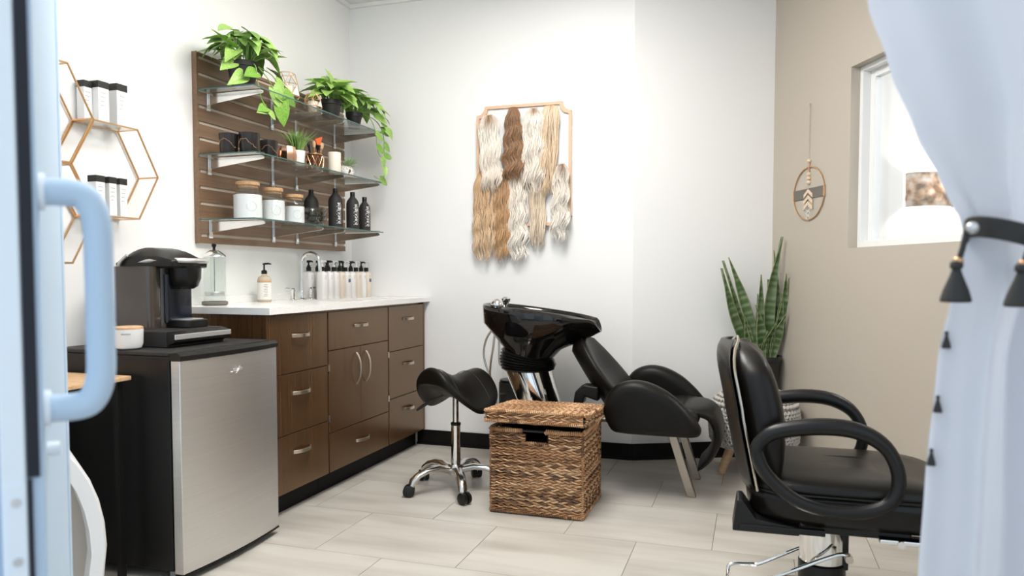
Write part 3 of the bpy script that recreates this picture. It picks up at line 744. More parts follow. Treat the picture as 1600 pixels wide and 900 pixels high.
def pothos(s, v, pr, ph, lift, label, canopy, leaves, vines, seed, dome):
    t = thing('potted_pothos', label, 'plant', L(s, v, ZT), LROT, 'pothos plants on the top shelf')
    MB().lathe([(pr * .66, 0), (pr * .70, .002), (pr * .76, lift + .02), (pr * .74, lift + .02), (pr * .66, .004)], 24).build('clear_saucer', M_clear, t)
    z0 = lift; z1 = lift + ph
    MB().lathe([(pr * .72, z0), (pr * .74, z0 + .002), (pr * .93, z1 - .024), (pr, z1 - .022), (pr * 1.02, z1), (pr * .96, z1), (pr * .92, z1 - .012)], 30).build('pot', M_pot, t)
    MB().lathe([(pr * .9, z1 - .014), (pr * .5, z1 - .008), (pr * .05, z1 - .006)], 20).build('soil', M_soil, t)
    rd = random.Random(seed)
    for k in range(7):
        a = rd.uniform(0, 6.28); q = rd.uniform(.3, .8) * pr
        MB().ball((q * math.cos(a), q * math.sin(a), z1 - .002), rd.uniform(.005, .009), 6, 5).build('pebble', M_perl, t)
    def put(p, d, n_, sc, li=None):
        link('leaf', LEAVES[rd.randrange(4) if li is None else li], orient(p, d, n_, sc), t)
    st = 0
    for k in range(canopy):
        a = 2 * PI * k / canopy * 2.4 + rd.uniform(-.3, .3); e = rd.uniform(.25, 1.35)
        rad = dome[0] * rd.uniform(.45, 1.0)
        tip = V((math.cos(a) * math.cos(e) * rad, math.sin(a) * math.cos(e) * rad, z1 + math.sin(e) * dome[1] * rd.uniform(.6, 1.0)))
        tip.x = max(tip.x, -v + .02)
        b = V((math.cos(a) * pr * .5, math.sin(a) * pr * .5, z1 - .006))
        MB().tube(catmull([b, (b + tip) / 2 + V((0, 0, .015)), tip], 3), [.0022] * 6 + [.0016], 5).build('stem', M_stem, t)
        d = V((math.cos(a) * .9, math.sin(a) * .9, rd.uniform(-.55, .35)))
        sc = rd.uniform(.075, .118) * (dome[2])
        if tip.x + d.x * sc < -v + .015: d.x = abs(d.x)
        put(tip, d, V((rd.uniform(-.3, .3) + .25, rd.uniform(-.5, .1), 1)), sc)
    for p, d, n_, sc in leaves: put(p, d, n_, sc)
    for pts, lv in vines:
        C_ = catmull(pts, 6)
        MB().tube(C_, .0025, 6).build('vine', M_stem, t)
        for f, d, sc in lv:
            p = C_[min(len(C_) - 1, int(f * (len(C_) - 1)))]
            put(p, d, V((.8, -.5, .35)), sc)
    return t
# local axes: x out into the room, y towards the back wall (image right), -y towards the camera side (image left)
pothos(1.262, .185, .070, .100, .028, 'largest pothos in a black pot at the camera end of the top shelf', 52,
       [((.03, -.10, .10), (.1, -1, -.5), (.7, -.3, .5), .10), ((.05, -.06, .06), (.25, -1, -.45), (.8, -.2, .45), .105), ((.0, -.12, .19), (.1, -1, .45), (.5, .2, .8), .09),
        ((.06, .12, .12), (.3, 1, -.2), (.3, -.3, .9), .10), ((.05, .2, .08), (.3, 1, -.2), (.5, -.3, .8), .10), ((.04, .26, .06), (.3, 1, -.15), (.5, -.3, .8), .10)],
       [([(.05, 0, .125), (.085, -.02, .10), (.09, -.015, .04), (.09, .01, -.03), (.095, .03, -.06), (.1, .05, -.085), (.1, .03, -.10), (.1, .0, -.085)], [(.22, (.15, -1, -.3), .09), (.62, (.1, -.6, -.2), .07), (.75, (.1, .9, -.4), .06), (.95, (.1, -.8, -.1), .045)]),
        ([(.05, .04, .12), (.09, .09, .09), (.09, .15, .05), (.09, .19, .03)], [(.55, (.2, .8, -.5), .08), (.95, (.2, .9, -.5), .10)]),
        ([(.06, .02, .12), (.10, .05, .06), (.105, .09, .01), (.11, .12, -.02)], [(.6, (.2, .3, -.6), .095), (.8, (.2, 1, -.2), .085), (1, (.1, .3, -1), .12)])], 11, (.145, .155, 1.05))
pothos(.575, .215, .060, .085, .022, 'pothos in a black pot in the middle of the corner-end top shelf', 44,
       [((.0, -.1, .13), (.0, -1, -.1), (.5, 0, .9), .09), ((.02, -.02, .19), (.2, -.4, 1), (.8, 0, .2), .08), ((.03, .08, .17), (.2, 1, .1), (.4, -.2, .9), .085)], [], 21, (.12, .13, .95))
pothos(.345, .225, .047, .066, .022, 'small trailing pothos at the far end of the top shelf by the corner', 42,
       [((.06, .08, .15), (.4, .8, .1), (.5, -.3, .8), .08), ((.1, .12, .09), (.5, .8, -.1), (.5, -.3, .8), .085), ((.11, .13, .04), (.6, .7, -.4), (.5, -.3, .8), .08)],
       [([(.03, .02, .09), (.08, .04, .06), (.10, .06, .0), (.105, .07, -.06), (.11, .075, -.12), (.12, .10, -.155), (.125, .13, -.14)], [(.4, (.3, .8, -.5), .075), (.6, (.3, .6, -.4), .07), (.85, (.2, .3, -.8), .06), (1, (.3, 1, .1), .07)]),
        ([(.04, .03, .09), (.10, .08, .05), (.12, .12, -.02), (.12, .13, -.10), (.12, .135, -.18), (.12, .135, -.25), (.10, .11, -.275), (.08, .08, -.26)], [(.25, (.4, .8, -.2), .08), (.4, (.3, .8, -.5), .07), (.62, (.2, -.2, -.9), .06), (.85, (.3, .9, -.35), .075)]),
        ([(.03, .0, .09), (.09, .02, .09), (.13, .07, .05), (.15, .10, .0)], [(.5, (.5, .6, -.3), .085), (1, (.4, .7, -.5), .08)])], 31, (.14, .125, .95))

# ================================================================== HEXAGON SHELVES
def hexagon(s, z, label, n_=None):
    t = thing('hexagon_shelf', label, 'shelf', L(s, .004, z), LROT, 'gold honeycomb wall shelves')
    Rr = .2; D = .102
    for nm, x in (('front_ring', D), ('back_ring', .004)):
        MB().tube([(x, Rr * math.cos(PI / 3 * k), Rr * math.sin(PI / 3 * k)) for k in range(6)], .0042, 6, True, up=(1, 0, 0)).build(nm, M_gold, t, smooth=30)
    for k in range(6):
        MB().cyl((.004, Rr * math.cos(PI / 3 * k), Rr * math.sin(PI / 3 * k)), (D, Rr * math.cos(PI / 3 * k), Rr * math.sin(PI / 3 * k)), .0038, n=6).build('cross_rod', M_gold, t)
    h = Rr * math.sin(PI / 3)
    for sg in (-1, 1): MB().box(.006, D - .002, -Rr / 2 + .004, Rr / 2 - .004, sg * h - .002, sg * h + .002).build('glass_panel', M_glass, t, smooth=0)
    return t
hexagon(1.898, 1.43, 'lower right gold wire hexagon shelf on the white wall')
hexagon(2.204, 1.6065, 'upper gold wire hexagon shelf partly behind the door')
hexagon(2.204, 1.2535, 'lowest gold wire hexagon shelf behind the door handle')
def carton(s, v, z, w_, h, label, rot=.0):
    t = thing('product_carton', label, 'box', L(s, v, z), LROT + rot, 'white cartons with black tops')
    MB().box(-w_ / 2, w_ / 2, -w_ / 2, w_ / 2, 0, h * .84).build('carton', M_white, t, smooth=0, bevel=.001)
    MB().box(-w_ / 2 - .0004, w_ / 2 + .0004, -w_ / 2 - .0004, w_ / 2 + .0004, h * .84 + .0002, h).build('black_top', M_blkm, t, smooth=0)
    m = MB()
    for k in range(4): m.box(w_ / 2, w_ / 2 + .0006, -.012, .010 - .003 * k, h * (.72 - .1 * k) - .001, h * (.72 - .1 * k) + .001)
    m.build('print', M_print, t, smooth=0)
zA = 1.43 + .1732 + .0026; zC = 1.43 - .1732 + .0026
carton(1.925, .052, zA, .048, .155, 'taller white carton with black top nearest the viewer on the hexagon')
carton(1.968, .030, zA, .036, .150, 'white carton half hidden at the wall on top of the hexagon')
carton(1.838, .050, zA, .050, .165, 'white carton with black top at the right on top of the hexagon')
carton(1.945, .052, zC, .040, .150, 'leftmost white carton inside the lower hexagon')
carton(1.893, .060, zC, .034, .150, 'middle white carton inside the lower hexagon')
carton(1.843, .060, zC, .034, .150, 'right white carton inside the lower hexagon')

# ================================================================== COUNTER ITEMS
CZ = .9028
dj = thing('disinfectant_jar', 'tall clear glass disinfectant jar with black knob behind the coffee maker', 'jar', L(1.40, .125, CZ), LROT)
MB().lathe([(.050, 0), (.055, .004), (.055, .016), (.050, .018)], 28).build('base', M_dgrey, dj)
MB().lathe([(.045, .018), (.048, .022), (.048, .215), (.030, .232), (.028, .232), (.0455, .212), (.0455, .024)], 28).build('glass', M_glass, dj)
MB().lathe([(.047, .213), (.049, .2155), (.047, .222), (.022, .242), (.006, .246)], 28).build('lid', M_chrome, dj)
MB().lathe([(.006, .2462), (.006, .256), (.010, .262), (.010, .270), (.006, .273)], 14).build('knob', M_blk, dj)
MB().lathe([(.040, .04), (.041, .042), (.041, .058), (.040, .060)], 24).build('basket', M_steel, dj)
MB().cyl((0, 0, .06), (0, 0, .235), .0025, n=8).build('lift_rod', M_chrome, dj)
sd = thing('soap_dispenser', 'amber-tinted hand soap bottle with black pump beside the faucet', 'soap bottle', L(1.00, .09, CZ), LROT)
MB().lathe([(.030, 0), (.033, .004), (.033, .110), (.028, .124), (.014, .132), (.012, .138)], 26).build('bottle', M_soap, sd)
MB().lathe([(.0334, .012), (.0336, .014), (.0336, .094), (.0334, .096)], 26).build('label', M_label, sd)
MB().lathe([(.0336, .098), (.0338, .099), (.0338, .104), (.0336, .105)], 26).build('band', M_cork, sd)
m = MB()
for k in range(8):
    a = math.radians(-45); p = V((.0340 * math.cos(a), .0340 * math.sin(a), .03 + k * .008)); m.box(-.0003, .0003, -.009 + (k % 3) * .003, .010, -.0012, .0012, Matrix.Translation(p) @ Matrix.Rotation(a, 4, 'Z'))
m.build('print', M_print, sd, smooth=0)
pm = MB().lathe([(.013, .1385), (.014, .140), (.014, .154), (.008, .158), (.004, .160), (.004, .183), (.0075, .185), (.0075, .191)], 16).build('pump', M_blk, sd)
MB().tube([(0, 0, .188), (.018, .010, .190), (.030, .016, .187)], [.005, .0045, .003], 8).build('nozzle', M_blk, pm)
def pump_bottle(s, v, label, body, head, turn=0, square=None):
    t = thing('product_bottle', label, 'bottle', L(s, v, CZ), LROT + turn, 'pump bottles lined up on the counter')
    rg = []
    for k, z in ((.92, 0), (1, .003), (1, .125), (.96, .138), (.78, .148), (.42, .152), (.38, .154)): rg.append([V((x * k, y * k, z)) for x, y in rrect(0, 0, .029, .0225, .015, 4)])
    MB().loft(rg).build('body', body, t)
    m = MB()
    for k in range(3): m.box(.029, .0294, -.010, .010 - .004 * k, .128 - .008 * k, .130 - .008 * k)
    m.build('print', M_print, t, smooth=0)
    if square: MB().box(.0292, .0297, -.010, .010, .090, .110).build('blue_square', M_blueprint, t, smooth=0)
    MB().lathe([(.0125, .1542), (.0135, .156), (.0135, .176), (.011, .178)], 16).build('collar', M_blk, t)
    h = MB().lathe([(.009, .1782), (.009, .186), (.0045, .188), (.0045, .200), (.010, .202), (.010, .212), (.008, .214)], 14).build('pump', head, t)
    MB().tube([(0, 0, .208), (.018, 0, .209), (.030, 0, .205)], [.0055, .005, .0035], 8).build('nozzle', head, h)
names = ('first', 'second', 'third', 'fourth', 'fifth', 'sixth', 'seventh', 'eighth', 'ninth')
for k in range(9):
    body = M_prodp if k in (3, 6, 8) else M_prod
    pump_bottle(.575 - .061 * k, .150, '%s pump bottle from the faucet in the front row on the counter' % names[k], body, M_white if k % 2 == 0 else M_blk, -.1, k in (4, 8))
for k in range(6):
    pump_bottle(.570 - .09 * k, .062, '%s pump bottle from the faucet in the rear row along the wall' % names[k], M_prod, M_blk, .15 * ((k % 2) * 2 - 1))
# ================================================================== HAIR BOARD on the back wall
# local frame: x = v along the wall, y = towards the wall (+), so -y is into the room
hb = thing('hair_display_board', 'white board with notched corners and pale wood rim on the back wall', 'display board', L(.022, 0, 0), LROT)
BX0, BX1, BZ0, BZ1 = .851, 1.419, 1.318, 2.012
def plaque(e, nt=.052):
    x0, x1, z0, z1 = BX0 + e, BX1 - e, BZ0 + e, BZ1 - e; r = nt; out = []
    for cx, cz, a0 in ((x1, z1, 180), (x0, z1, 270), (x0, z0, 0), (x1, z0, 90)):
        a = [math.radians(a0 + 90 * k / 6) for k in range(7)]
        pts = [(cx + r * math.cos(q), cz + r * math.sin(q)) for q in a]
        # go round counter-clockwise from the right side
        if (cx, cz) == (x1, z1): pts = [(cx + r * math.cos(math.radians(270 - 90 * k / 6)), cz + r * math.sin(math.radians(270 - 90 * k / 6))) for k in range(7)]
        elif (cx, cz) == (x0, z1): pts = [(cx + r * math.cos(math.radians(0 - 90 * k / 6)), cz + r * math.sin(math.radians(0 - 90 * k / 6))) for k in range(7)]
        elif (cx, cz) == (x0, z0): pts = [(cx + r * math.cos(math.radians(90 - 90 * k / 6)), cz + r * math.sin(math.radians(90 - 90 * k / 6))) for k in range(7)]
        else: pts = [(cx + r * math.cos(math.radians(180 - 90 * k / 6)), cz + r * math.sin(math.radians(180 - 90 * k / 6))) for k in range(7)]
        out += pts
    return out
po, pi_ = plaque(0), plaque(.017)
MB().loft([[V((x, .021, z)) for x, z in po], [V((x, 0, z)) for x, z in po]][::-1]).build('board', M_white, hb, smooth=0)
MB().loft([[V((x, -.001, z)) for x, z in po], [V((x, -.012, z)) for x, z in po], [V((x, -.012, z)) for x, z in pi_], [V((x, -.001, z)) for x, z in pi_]], False).build('rim', M_pink, hb, smooth=30)
def lerp(a, b, t): return tuple(a[i] + (b[i] - a[i]) * t for i in range(3))
def hair(cx, z_top, z_bot, wid, label, c_root, c_mid, c_tip, wave=.012, per=.10, root_len=.08, lay=0, n=110, spread=1.15, seed=1, top_w=.35, lean=0):
    rd = random.Random(seed)
    m = MB(); ln = z_top - z_bot
    for k in range(n):
        u = rd.uniform(-1, 1); dd = rd.random(); L_ = ln * rd.uniform(.82, 1.0) * (1 - .06 * abs(u)); ph = rd.uniform(-.9, .9) + u * .25
        sg = 24; pts = []; cs = []; sh = rd.uniform(.86, 1.10)
        grp = math.floor((u + 1) * 2.0); gph = ((grp * 7) % 3 - 1) * 1.1
        for i in range(sg + 1):
            t = i / sg; z = z_top - L_ * t
            wsp = wid / 2 * (top_w + (1 - top_w) * min(1, (t / .16)) ** .6) * (1 + (spread - 1) * t) * (1 - .12 * max(0, t - .85) / .15)
            x = cx + u * wsp + lean * t + wave * (.25 + 1.1 * t) * math.sin(t * L_ / per * 2 * PI + gph * .5 + ph) + .003 * math.sin(t * 17 + k)
            dome = math.sqrt(max(0, 1 - (u * .95) ** 2)) * .022 * min(1, (t + .03) * 5)
            y = -.014 - lay * .02 - dome * (0.25 + .75 * dd) + .006 * (.25 + 1.0 * t) * math.cos(t * L_ / per * 2 * PI + gph * .5 + ph)
            pts.append((x, y, z))
            rt = max(0, 1 - t * L_ / root_len) if root_len else 0
            c = lerp(c_mid, c_tip, t); c = lerp(c, c_root, min(1, rt * 1.6) * max(0, 1 - abs(u) * .8))
            cs.append(tuple(q * sh for q in c))
        rr = .0022 * rd.uniform(.7, 1.25)
        m.tube(pts, [rr * .8] + [rr] * (sg - 4) + [rr * .9, rr * .75, rr * .5, rr * .2], 4, col=cs)
    t_ = thing('hair_extension', label, 'hair', L(.022, 0, 0), LROT, 'hair extensions hung on the board')
    m.build('strands', M_hair, t_, smooth=180)
    MB().box(cx - wid * .16, cx + wid * .16, -.016 - lay * .02, -.0125, z_top - .012, z_top + .004).build('weft_clip', M_brist, t_, smooth=0, bevel=.002)
    return t_
PLAT = (.82, .73, .62); PLAT2 = (.90, .84, .76); GOLD = (.62, .40, .22); GOLD2 = (.72, .52, .33); BRN = (.17, .085, .04); BRN2 = (.26, .14, .07); RT = (.30, .17, .08); CARA = (.47, .28, .145)
hair(.905, 1.645, 1.085, .135, 'golden blonde extension at the lower left of the board', BRN, GOLD, GOLD2, .006, .12, .03, 0, 120, 1.2, 1, .5)
hair(1.012, 1.64, 1.085, .085, 'caramel brown extension hanging below the dark brown one', CARA, CARA, (.56, .34, .17), .006, .11, .0, 0, 90, 1.1, 2, .7)
hair(1.108, 1.66, 1.080, .115, 'wavy platinum extension in the middle of the lower row', PLAT, PLAT, PLAT2, .010, .12, .0, 0, 110, 1.1, 3, .7)
hair(1.225, 1.62, 1.165, .10, 'straight pale blonde extension low behind the curled ones', PLAT, (.74, .60, .44), (.78, .66, .52), .003, .2, .0, 0, 100, .85, 4, .7)
hair(.935, 1.955, 1.490, .125, 'platinum extension with dark root at the top left of the board', RT, PLAT2, PLAT, .008, .15, .10, 1, 120, 1.0, 5, .45, .02)
hair(1.085, 1.990, 1.545, .085, 'dark brown wavy extension in the upper row', BRN, BRN2, (.32, .18, .095), .010, .10, .0, 1.2, 120, 1.5, 6, .25)
hair(1.205, 1.975, 1.470, .125, 'wavy ash platinum extension with brown root in the upper row', RT, PLAT2, PLAT, .010, .15, .05, 1, 120, 1.05, 7, .35)
hair(1.305, 1.985, 1.460, .105, 'honey blonde straight extension at the top right', GOLD2, (.76, .60, .43), (.72, .54, .36), .003, .2, .03, .8, 110, .9, 8, .6, -.025)
hair(1.372, 1.655, 1.200, .088, 'wavy light blonde extension with dark root at the right edge', BRN, PLAT, PLAT2, .012, .13, .085, 1.3, 100, 1.15, 9, .35, -.01)

# ================================================================== WICKER HAMPER
HX, HY, HH = .425, .385, .395
hm = thing('wicker_hamper', 'brown woven hamper with a slightly open lid in front of the wash basin', 'hamper', L(1.11, 1.312, 0), LROT)
WC = [(.44, .24, .115), (.36, .185, .085), (.52, .31, .165), (.27, .135, .06), (.58, .37, .21), (.13, .065, .035)]
rdw = random.Random(9)
def woven(m, P0, P1, z0, z1, outn, row=.0128, period=.034, skip=None, amp=.0046, r=.0046):
    P0, P1 = V(P0), V(P1); ln = (P1 - P0).length; d = (P1 - P0).normalized(); o = V(outn); nrow = int((z1 - z0) / row); n = int(ln / period * 6)
    for i in range(nrow):
        z = z0 + row * (i + .5)
        for st in (0, 1):
            c = rdw.choice(WC); seg = []; cl = []
            ph = (i % 2) * PI * .5 + st * PI; j0 = rdw.uniform(-.001, .001)
            run = []
            for k in range(n + 1):
                t = k / n; x = t * ln; a = 2 * PI * x / period / 2 + ph
                if rdw.random() < .018: c = rdw.choice(WC)
                p = P0 + d * x + o * (amp * math.sin(a) + amp) + V((0, 0, z + (.0036 if i % 2 else -.0036) * math.cos(a) + j0 + rdw.uniform(-.0007, .0007)))
                bad = skip and skip[0] < x < skip[1] and skip[2] < z < skip[3]
                if bad:
                    if len(seg) > 2: m.tube(seg, r, 4, col=cl, flat=.75)
                    seg = []; cl = []
                else: seg.append(p); sh = rdw.uniform(.8, 1.15); cl.append(tuple(q * sh for q in c))
            if len(seg) > 2: m.tube(seg, r, 4, col=cl, flat=.75)
def rope(m, pts, r=.007, turns=90, closed=False):
    C_ = pts; n = len(C_)
    m.tube(C_, r * .8, 6, closed, col=(.34, .17, .07))
    # wrapped strand
    tot = 0; cum = [0]
    for i in range(1, n): tot += (V(C_[i]) - V(C_[i - 1])).length; cum.append(tot)
    N = int(tot / .0022); hel = []; cl = []
    j = 0; c = rdw.choice(WC)
    for k in range(N):
        d_ = tot * k / N
        while j < n - 2 and cum[j + 1] < d_: j += 1
        f = (d_ - cum[j]) / max(1e-6, cum[j + 1] - cum[j]); p = V(C_[j]).lerp(V(C_[j + 1]), f); t = (V(C_[j + 1]) - V(C_[j])).normalized()
        a = t.cross(V((0, 0, 1))); a = a.normalized() if a.length > .1 else V((1, 0, 0)); b = t.cross(a)
        ang = 2 * PI * d_ / .009; hel.append(p + a * (r * math.cos(ang)) + b * (r * math.sin(ang)))
        if rdw.random() < .05: c = rdw.choice(WC)
        cl.append(c)
    m.tube(hel, .0034, 4, col=cl)
e = .012
m = MB(); cut = (.155, .255, .318, .362)
BT_ = .372
woven(m, (e, e, 0), (HX - e, e, 0), .012, BT_ - .01, (0, -1, 0), skip=cut)
woven(m, (HX - e, e, 0), (HX - e, HY - e, 0), .012, BT_ - .01, (1, 0, 0))
woven(m, (e, HY - e, 0), (e, e, 0), .012, BT_ - .01, (-1, 0, 0))
ob = m.build('woven_sides', M_wick, hm, smooth=60); tag(ob, kind='stuff')
m = MB()
for x, y in ((.009, .009), (HX - .009, .009), (HX - .009, HY - .009), (.009, HY - .009)): rope(m, [(x, y, .008 + .353 * k / 10) for k in range(11)], .006)
rope(m, [(.008, .006, .010), (HX - .008, .006, .010), (HX - .006, HY - .008, .010), (.008, HY - .008, .010), (.006, .008, .010)], .0065)
ob = m.build('corner_binding', M_wick, hm, smooth=60); tag(ob, kind='stuff')
m = MB(); zr = BT_ - .004
rope(m, [(.008, .006, zr), (.155, .006, zr)], .010); rope(m, [(.255, .006, zr), (HX - .008, .006, zr)], .010)
rope(m, [(HX - .006, .008, zr), (HX - .006, HY - .008, zr)], .009); rope(m, [(.006, HY - .008, zr), (.006, .008, zr)], .009)
rope(m, [(.150, .006, cut[2] - .003), (.260, .006, cut[2] - .003)], .006)
ob = m.build('rim', M_wick, hm, smooth=60); tag(ob, kind='stuff')
MB().cyl((.150, .006, zr), (.260, .006, zr), .0055, n=10).build('handle_bar', M_blk, hm)
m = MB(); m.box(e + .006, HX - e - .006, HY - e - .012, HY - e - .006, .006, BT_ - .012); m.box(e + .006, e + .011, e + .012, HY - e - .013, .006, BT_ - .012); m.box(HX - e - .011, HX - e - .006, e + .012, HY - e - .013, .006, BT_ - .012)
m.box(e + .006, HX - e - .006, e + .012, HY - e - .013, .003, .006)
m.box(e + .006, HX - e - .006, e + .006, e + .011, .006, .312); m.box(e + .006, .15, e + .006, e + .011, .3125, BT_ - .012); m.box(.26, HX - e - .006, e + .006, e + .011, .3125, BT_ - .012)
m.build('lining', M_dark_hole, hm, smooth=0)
Ml = Matrix.Translation(V((0, HY, BT_ + .008))) @ Matrix.Rotation(math.radians(-3.6), 4, 'X') @ Matrix.Translation(V((0, -HY, 0)))
LT = .046
ml = MB(); ov = .010
woven(ml, (-ov + e, -ov, 0), (HX + ov - e, -ov, 0), .006, LT, (0, -1, 0), row=.0115)
woven(ml, (HX + ov - .004, -ov, 0), (HX + ov - .004, HY, 0), .006, LT, (1, 0, 0), row=.0115)
woven(ml, (-ov + .004, HY, 0), (-ov + .004, -ov, 0), .006, LT, (-1, 0, 0), row=.0115)
nr = 34
for i in range(nr):
    y = -ov + .004 + (HY + ov - .008) * i / (nr - 1)
    for st in (0, 1):
        c = rdw.choice(WC[:5]); pts = []; cl = []
        for k in range(58):
            x = -ov + (HX + 2 * ov) * k / 57; a = 2 * PI * x / .030 + (i % 2) * PI * .5 + st * PI
            if rdw.random() < .04: c = rdw.choice(WC)
            pts.append((x, y + .0022 * math.cos(a), LT + .002 + .004 * math.sin(a) + rdw.uniform(-.0006, .0006))); sh = rdw.uniform(.85, 1.15); cl.append(tuple(q * sh * 1.08 for q in c))
        ml.tube(pts, .0040, 4, col=cl)
rope(ml, [(-ov, -ov - .004, LT), (HX + ov, -ov - .004, LT), (HX + ov + .002, HY, LT)], .0065)
rope(ml, [(-ov - .002, HY, LT), (-ov, -ov - .004, LT)], .0065)
rope(ml, [(-ov, -ov - .006, .004), (HX + ov, -ov - .006, .004), (HX + ov + .002, HY, .004)], .007)
rope(ml, [(-ov - .002, HY, .004), (-ov, -ov - .006, .004)], .007)
ml.v = [tuple(Ml @ V(p)) for p in ml.v]
ob = ml.build('woven_lid', M_wick, hm, smooth=60); tag(ob, kind='stuff')
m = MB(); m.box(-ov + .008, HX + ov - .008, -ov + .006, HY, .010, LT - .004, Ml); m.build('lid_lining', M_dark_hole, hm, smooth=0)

# ================================================================== SADDLE STOOL
st = thing('saddle_stool', 'black saddle seat stool on a chrome five-star base with castors', 'stool', L(.84, 1.047, 0), LROT + math.radians(-112))
# local +x = front of the saddle
def saddle(side):
    rings = []; nu = 22; nv = 20
    for i in range(nu + 1):
        a = -1 + 2 * i / nu; ring = []
        x = .172 * math.sin(a * PI / 2)
        wx = math.cos(a * PI / 2) ** .38 * (.172 - .04 * max(0, a) + .008 * max(0, -a)) + .006
        for k in range(nv):
            b = 2 * PI * k / nv; y = wx * math.cos(b)
            q = y / .165
            ridge = .596 + .034 * max(0, min(1, (a - .1) / .6)) - .016 * math.exp(-((a + .02) / .35) ** 2) + .004 * max(0, -a)
            zt = ridge - .112 * abs(q) ** 1.9 - .02 * max(0, abs(a) - .75) / .25
            th = .112 * (1 - .22 * abs(q)) * (math.cos(a * PI / 2) ** .35 * .85 + .15)
            z = zt - th / 2 + th / 2 * math.copysign(abs(math.sin(b)) ** .7, math.sin(b))
            ring.append(V((x, y, z - .018)))
        rings.append(ring)
    return MB().loft(rings)
saddle(1).build('seat', M_vinyl2, st, smooth=180, sub=1)
for a_ in (-.28, .45):
    pts = []
    for k in range(21):
        q = -0.92 + 1.84 * k / 20; aa = a_; x = .172 * math.sin(aa * PI / 2); wx = math.cos(aa * PI / 2) ** .38 * (.172 - .04 * max(0, aa) + .008 * max(0, -aa)); y = wx * q; q2 = y / .165
        ridge = .596 + .034 * max(0, min(1, (aa - .1) / .6)) - .016 * math.exp(-((aa + .02) / .35) ** 2) + .004 * max(0, -aa)
        b_ = math.asin(math.sqrt(max(0, 1 - q * q))); th = .112 * (1 - .22 * abs(q2)) * (math.cos(aa * PI / 2) ** .35 * .85 + .15)
        pts.append((x, y, ridge - .112 * abs(q2) ** 1.9 - th / 2 + th / 2 * math.sin(b_) ** .7 - .0185))
    MB().tube(pts, .0016, 5).build('seam', M_blkm, st)
MB().box(-.07, .06, -.05, .05, .462, .478).build('mount_plate', M_blk, st, smooth=0, bevel=.004)
lv = MB().tube([(.06, -.02, .466), (.085, -.05, .448), (.105, -.075, .43)], .0035, 8).build('lever', M_blk, st)
MB().tube([(.100, -.070, .435), (.122, -.098, .412), (.142, -.12, .392)], [.005, .0085, .006], 8).build('grip', M_blk, lv)
MB().cyl((0, 0, .10), (0, 0, .32), .0225, .0225).build('cylinder_sleeve', M_chrome, st)
MB().lathe([(.0235, .315), (.0245, .318), (.0245, .326), (.018, .330)], 20).build('sleeve_cap', M_blk, st)
MB().cyl((0, 0, .31), (0, 0, .464), .0145, .0145).build('piston', M_chrome, st)
MB().lathe([(.034, .075), (.040, .085), (.040, .118), (.034, .128)], 24).build('hub', M_alu, st)
for k in range(5):
    a = 2 * PI * k / 5 + math.radians(52); ca, sa = math.cos(a), math.sin(a)
    pr_ = [(.03, .100, .026, .019), (.09, .116, .024, .016), (.15, .111, .023, .014), (.195, .094, .022, .015), (.222, .072, .022, .017), (.23, .054, .020, .014)]
    rings = []
    for i, (r_, z, w_, h_) in enumerate(pr_):
        j = min(i + 1, len(pr_) - 1); i0 = max(i - 1, 0); dr = pr_[j][0] - pr_[i0][0]; dz = pr_[j][1] - pr_[i0][1]; l_ = math.hypot(dr, dz); nr_, nz_ = -dz / l_, dr / l_
        ring = []
        for q in range(10):
            b = 2 * PI * q / 10; oy = w_ * math.cos(b); on = h_ * math.sin(b)
            rr_ = r_ + nr_ * on; zz = z + nz_ * on
            ring.append(V((ca * rr_ - sa * oy, sa * rr_ + ca * oy, zz)))
        rings.append(ring)
    arm = MB().loft(rings).build('base_arm', M_alu, st, smooth=60)
    cx, cy = ca * .23, sa * .23; sw_ = random.Random(k).uniform(-.9, .9) + a
    wx, wy = -math.sin(sw_), math.cos(sw_)
    cst = MB()
    for sg in (-1, 1):
        c0 = V((cx + .012 * math.cos(sw_), cy + .012 * math.sin(sw_), .0275))
        cst.tube([c0 + V((wx, wy, 0)) * (sg * .005), c0 + V((wx, wy, 0)) * (sg * .021), c0 + V((wx, wy, 0)) * (sg * .024)], [.0275, .0275, .022], 20)
    cst.build('castor', M_blk, st, smooth=40)
    MB().tube([(cx, cy, .060), (cx, cy, .048), (cx + .006 * math.cos(sw_), cy + .006 * math.sin(sw_), .030)], [.010, .012, .008], 10).build('castor_stem', M_chrome, st)

# ================================================================== WASH BASIN AND CHAIR (one backwash unit)
US = .44
un = thing('backwash_unit', 'black shampoo basin and padded reclining chair on steel legs', 'shampoo chair', L(US, 0, 0), LROT)
# local x = v, y = towards the back wall
NR = 56
def rim_pt(k, sx=1.0, sy=1.0, dz=0):
    t = 2 * PI * k / NR; c, s_ = math.cos(t), math.sin(t)
    x = 1.368 + .308 * math.copysign(abs(c) ** .8, c) * sx
    wy = .235 if c < 0 else .235 - .105 * c ** 2.0
    y = wy * math.copysign(abs(s_) ** .8, s_) * sy
    z = .885 - (x - 1.06) * .128
    nt = max(0, c - .80) / .20
    z -= .052 * nt ** 1.3 * (1 - min(1, abs(y) / .10) ** 2) 
    return V((x, y, z + dz))
def ring_mix(f, cx, rx, ry, z, tilt=0):
    out = []
    for k in range(NR):
        t = 2 * PI * k / NR; a = rim_pt(k); b = V((cx + rx * math.cos(t), ry * math.sin(t), z + tilt * math.cos(t))); out.append(a.lerp(b, f))
    return out
rings = []
rings.append([rim_pt(k, .94, .93, -.012) for k in range(NR)])
rings.append([rim_pt(k, .965, .955, .002) for k in range(NR)])
rings.append([rim_pt(k, .99, .99, .004) for k in range(NR)])
rings.append([rim_pt(k, 1.0, 1.0, -.004) for k in range(NR)])
o_ = [rim_pt(k, 1.0, 1.0, 0) for k in range(NR)]
lip = []
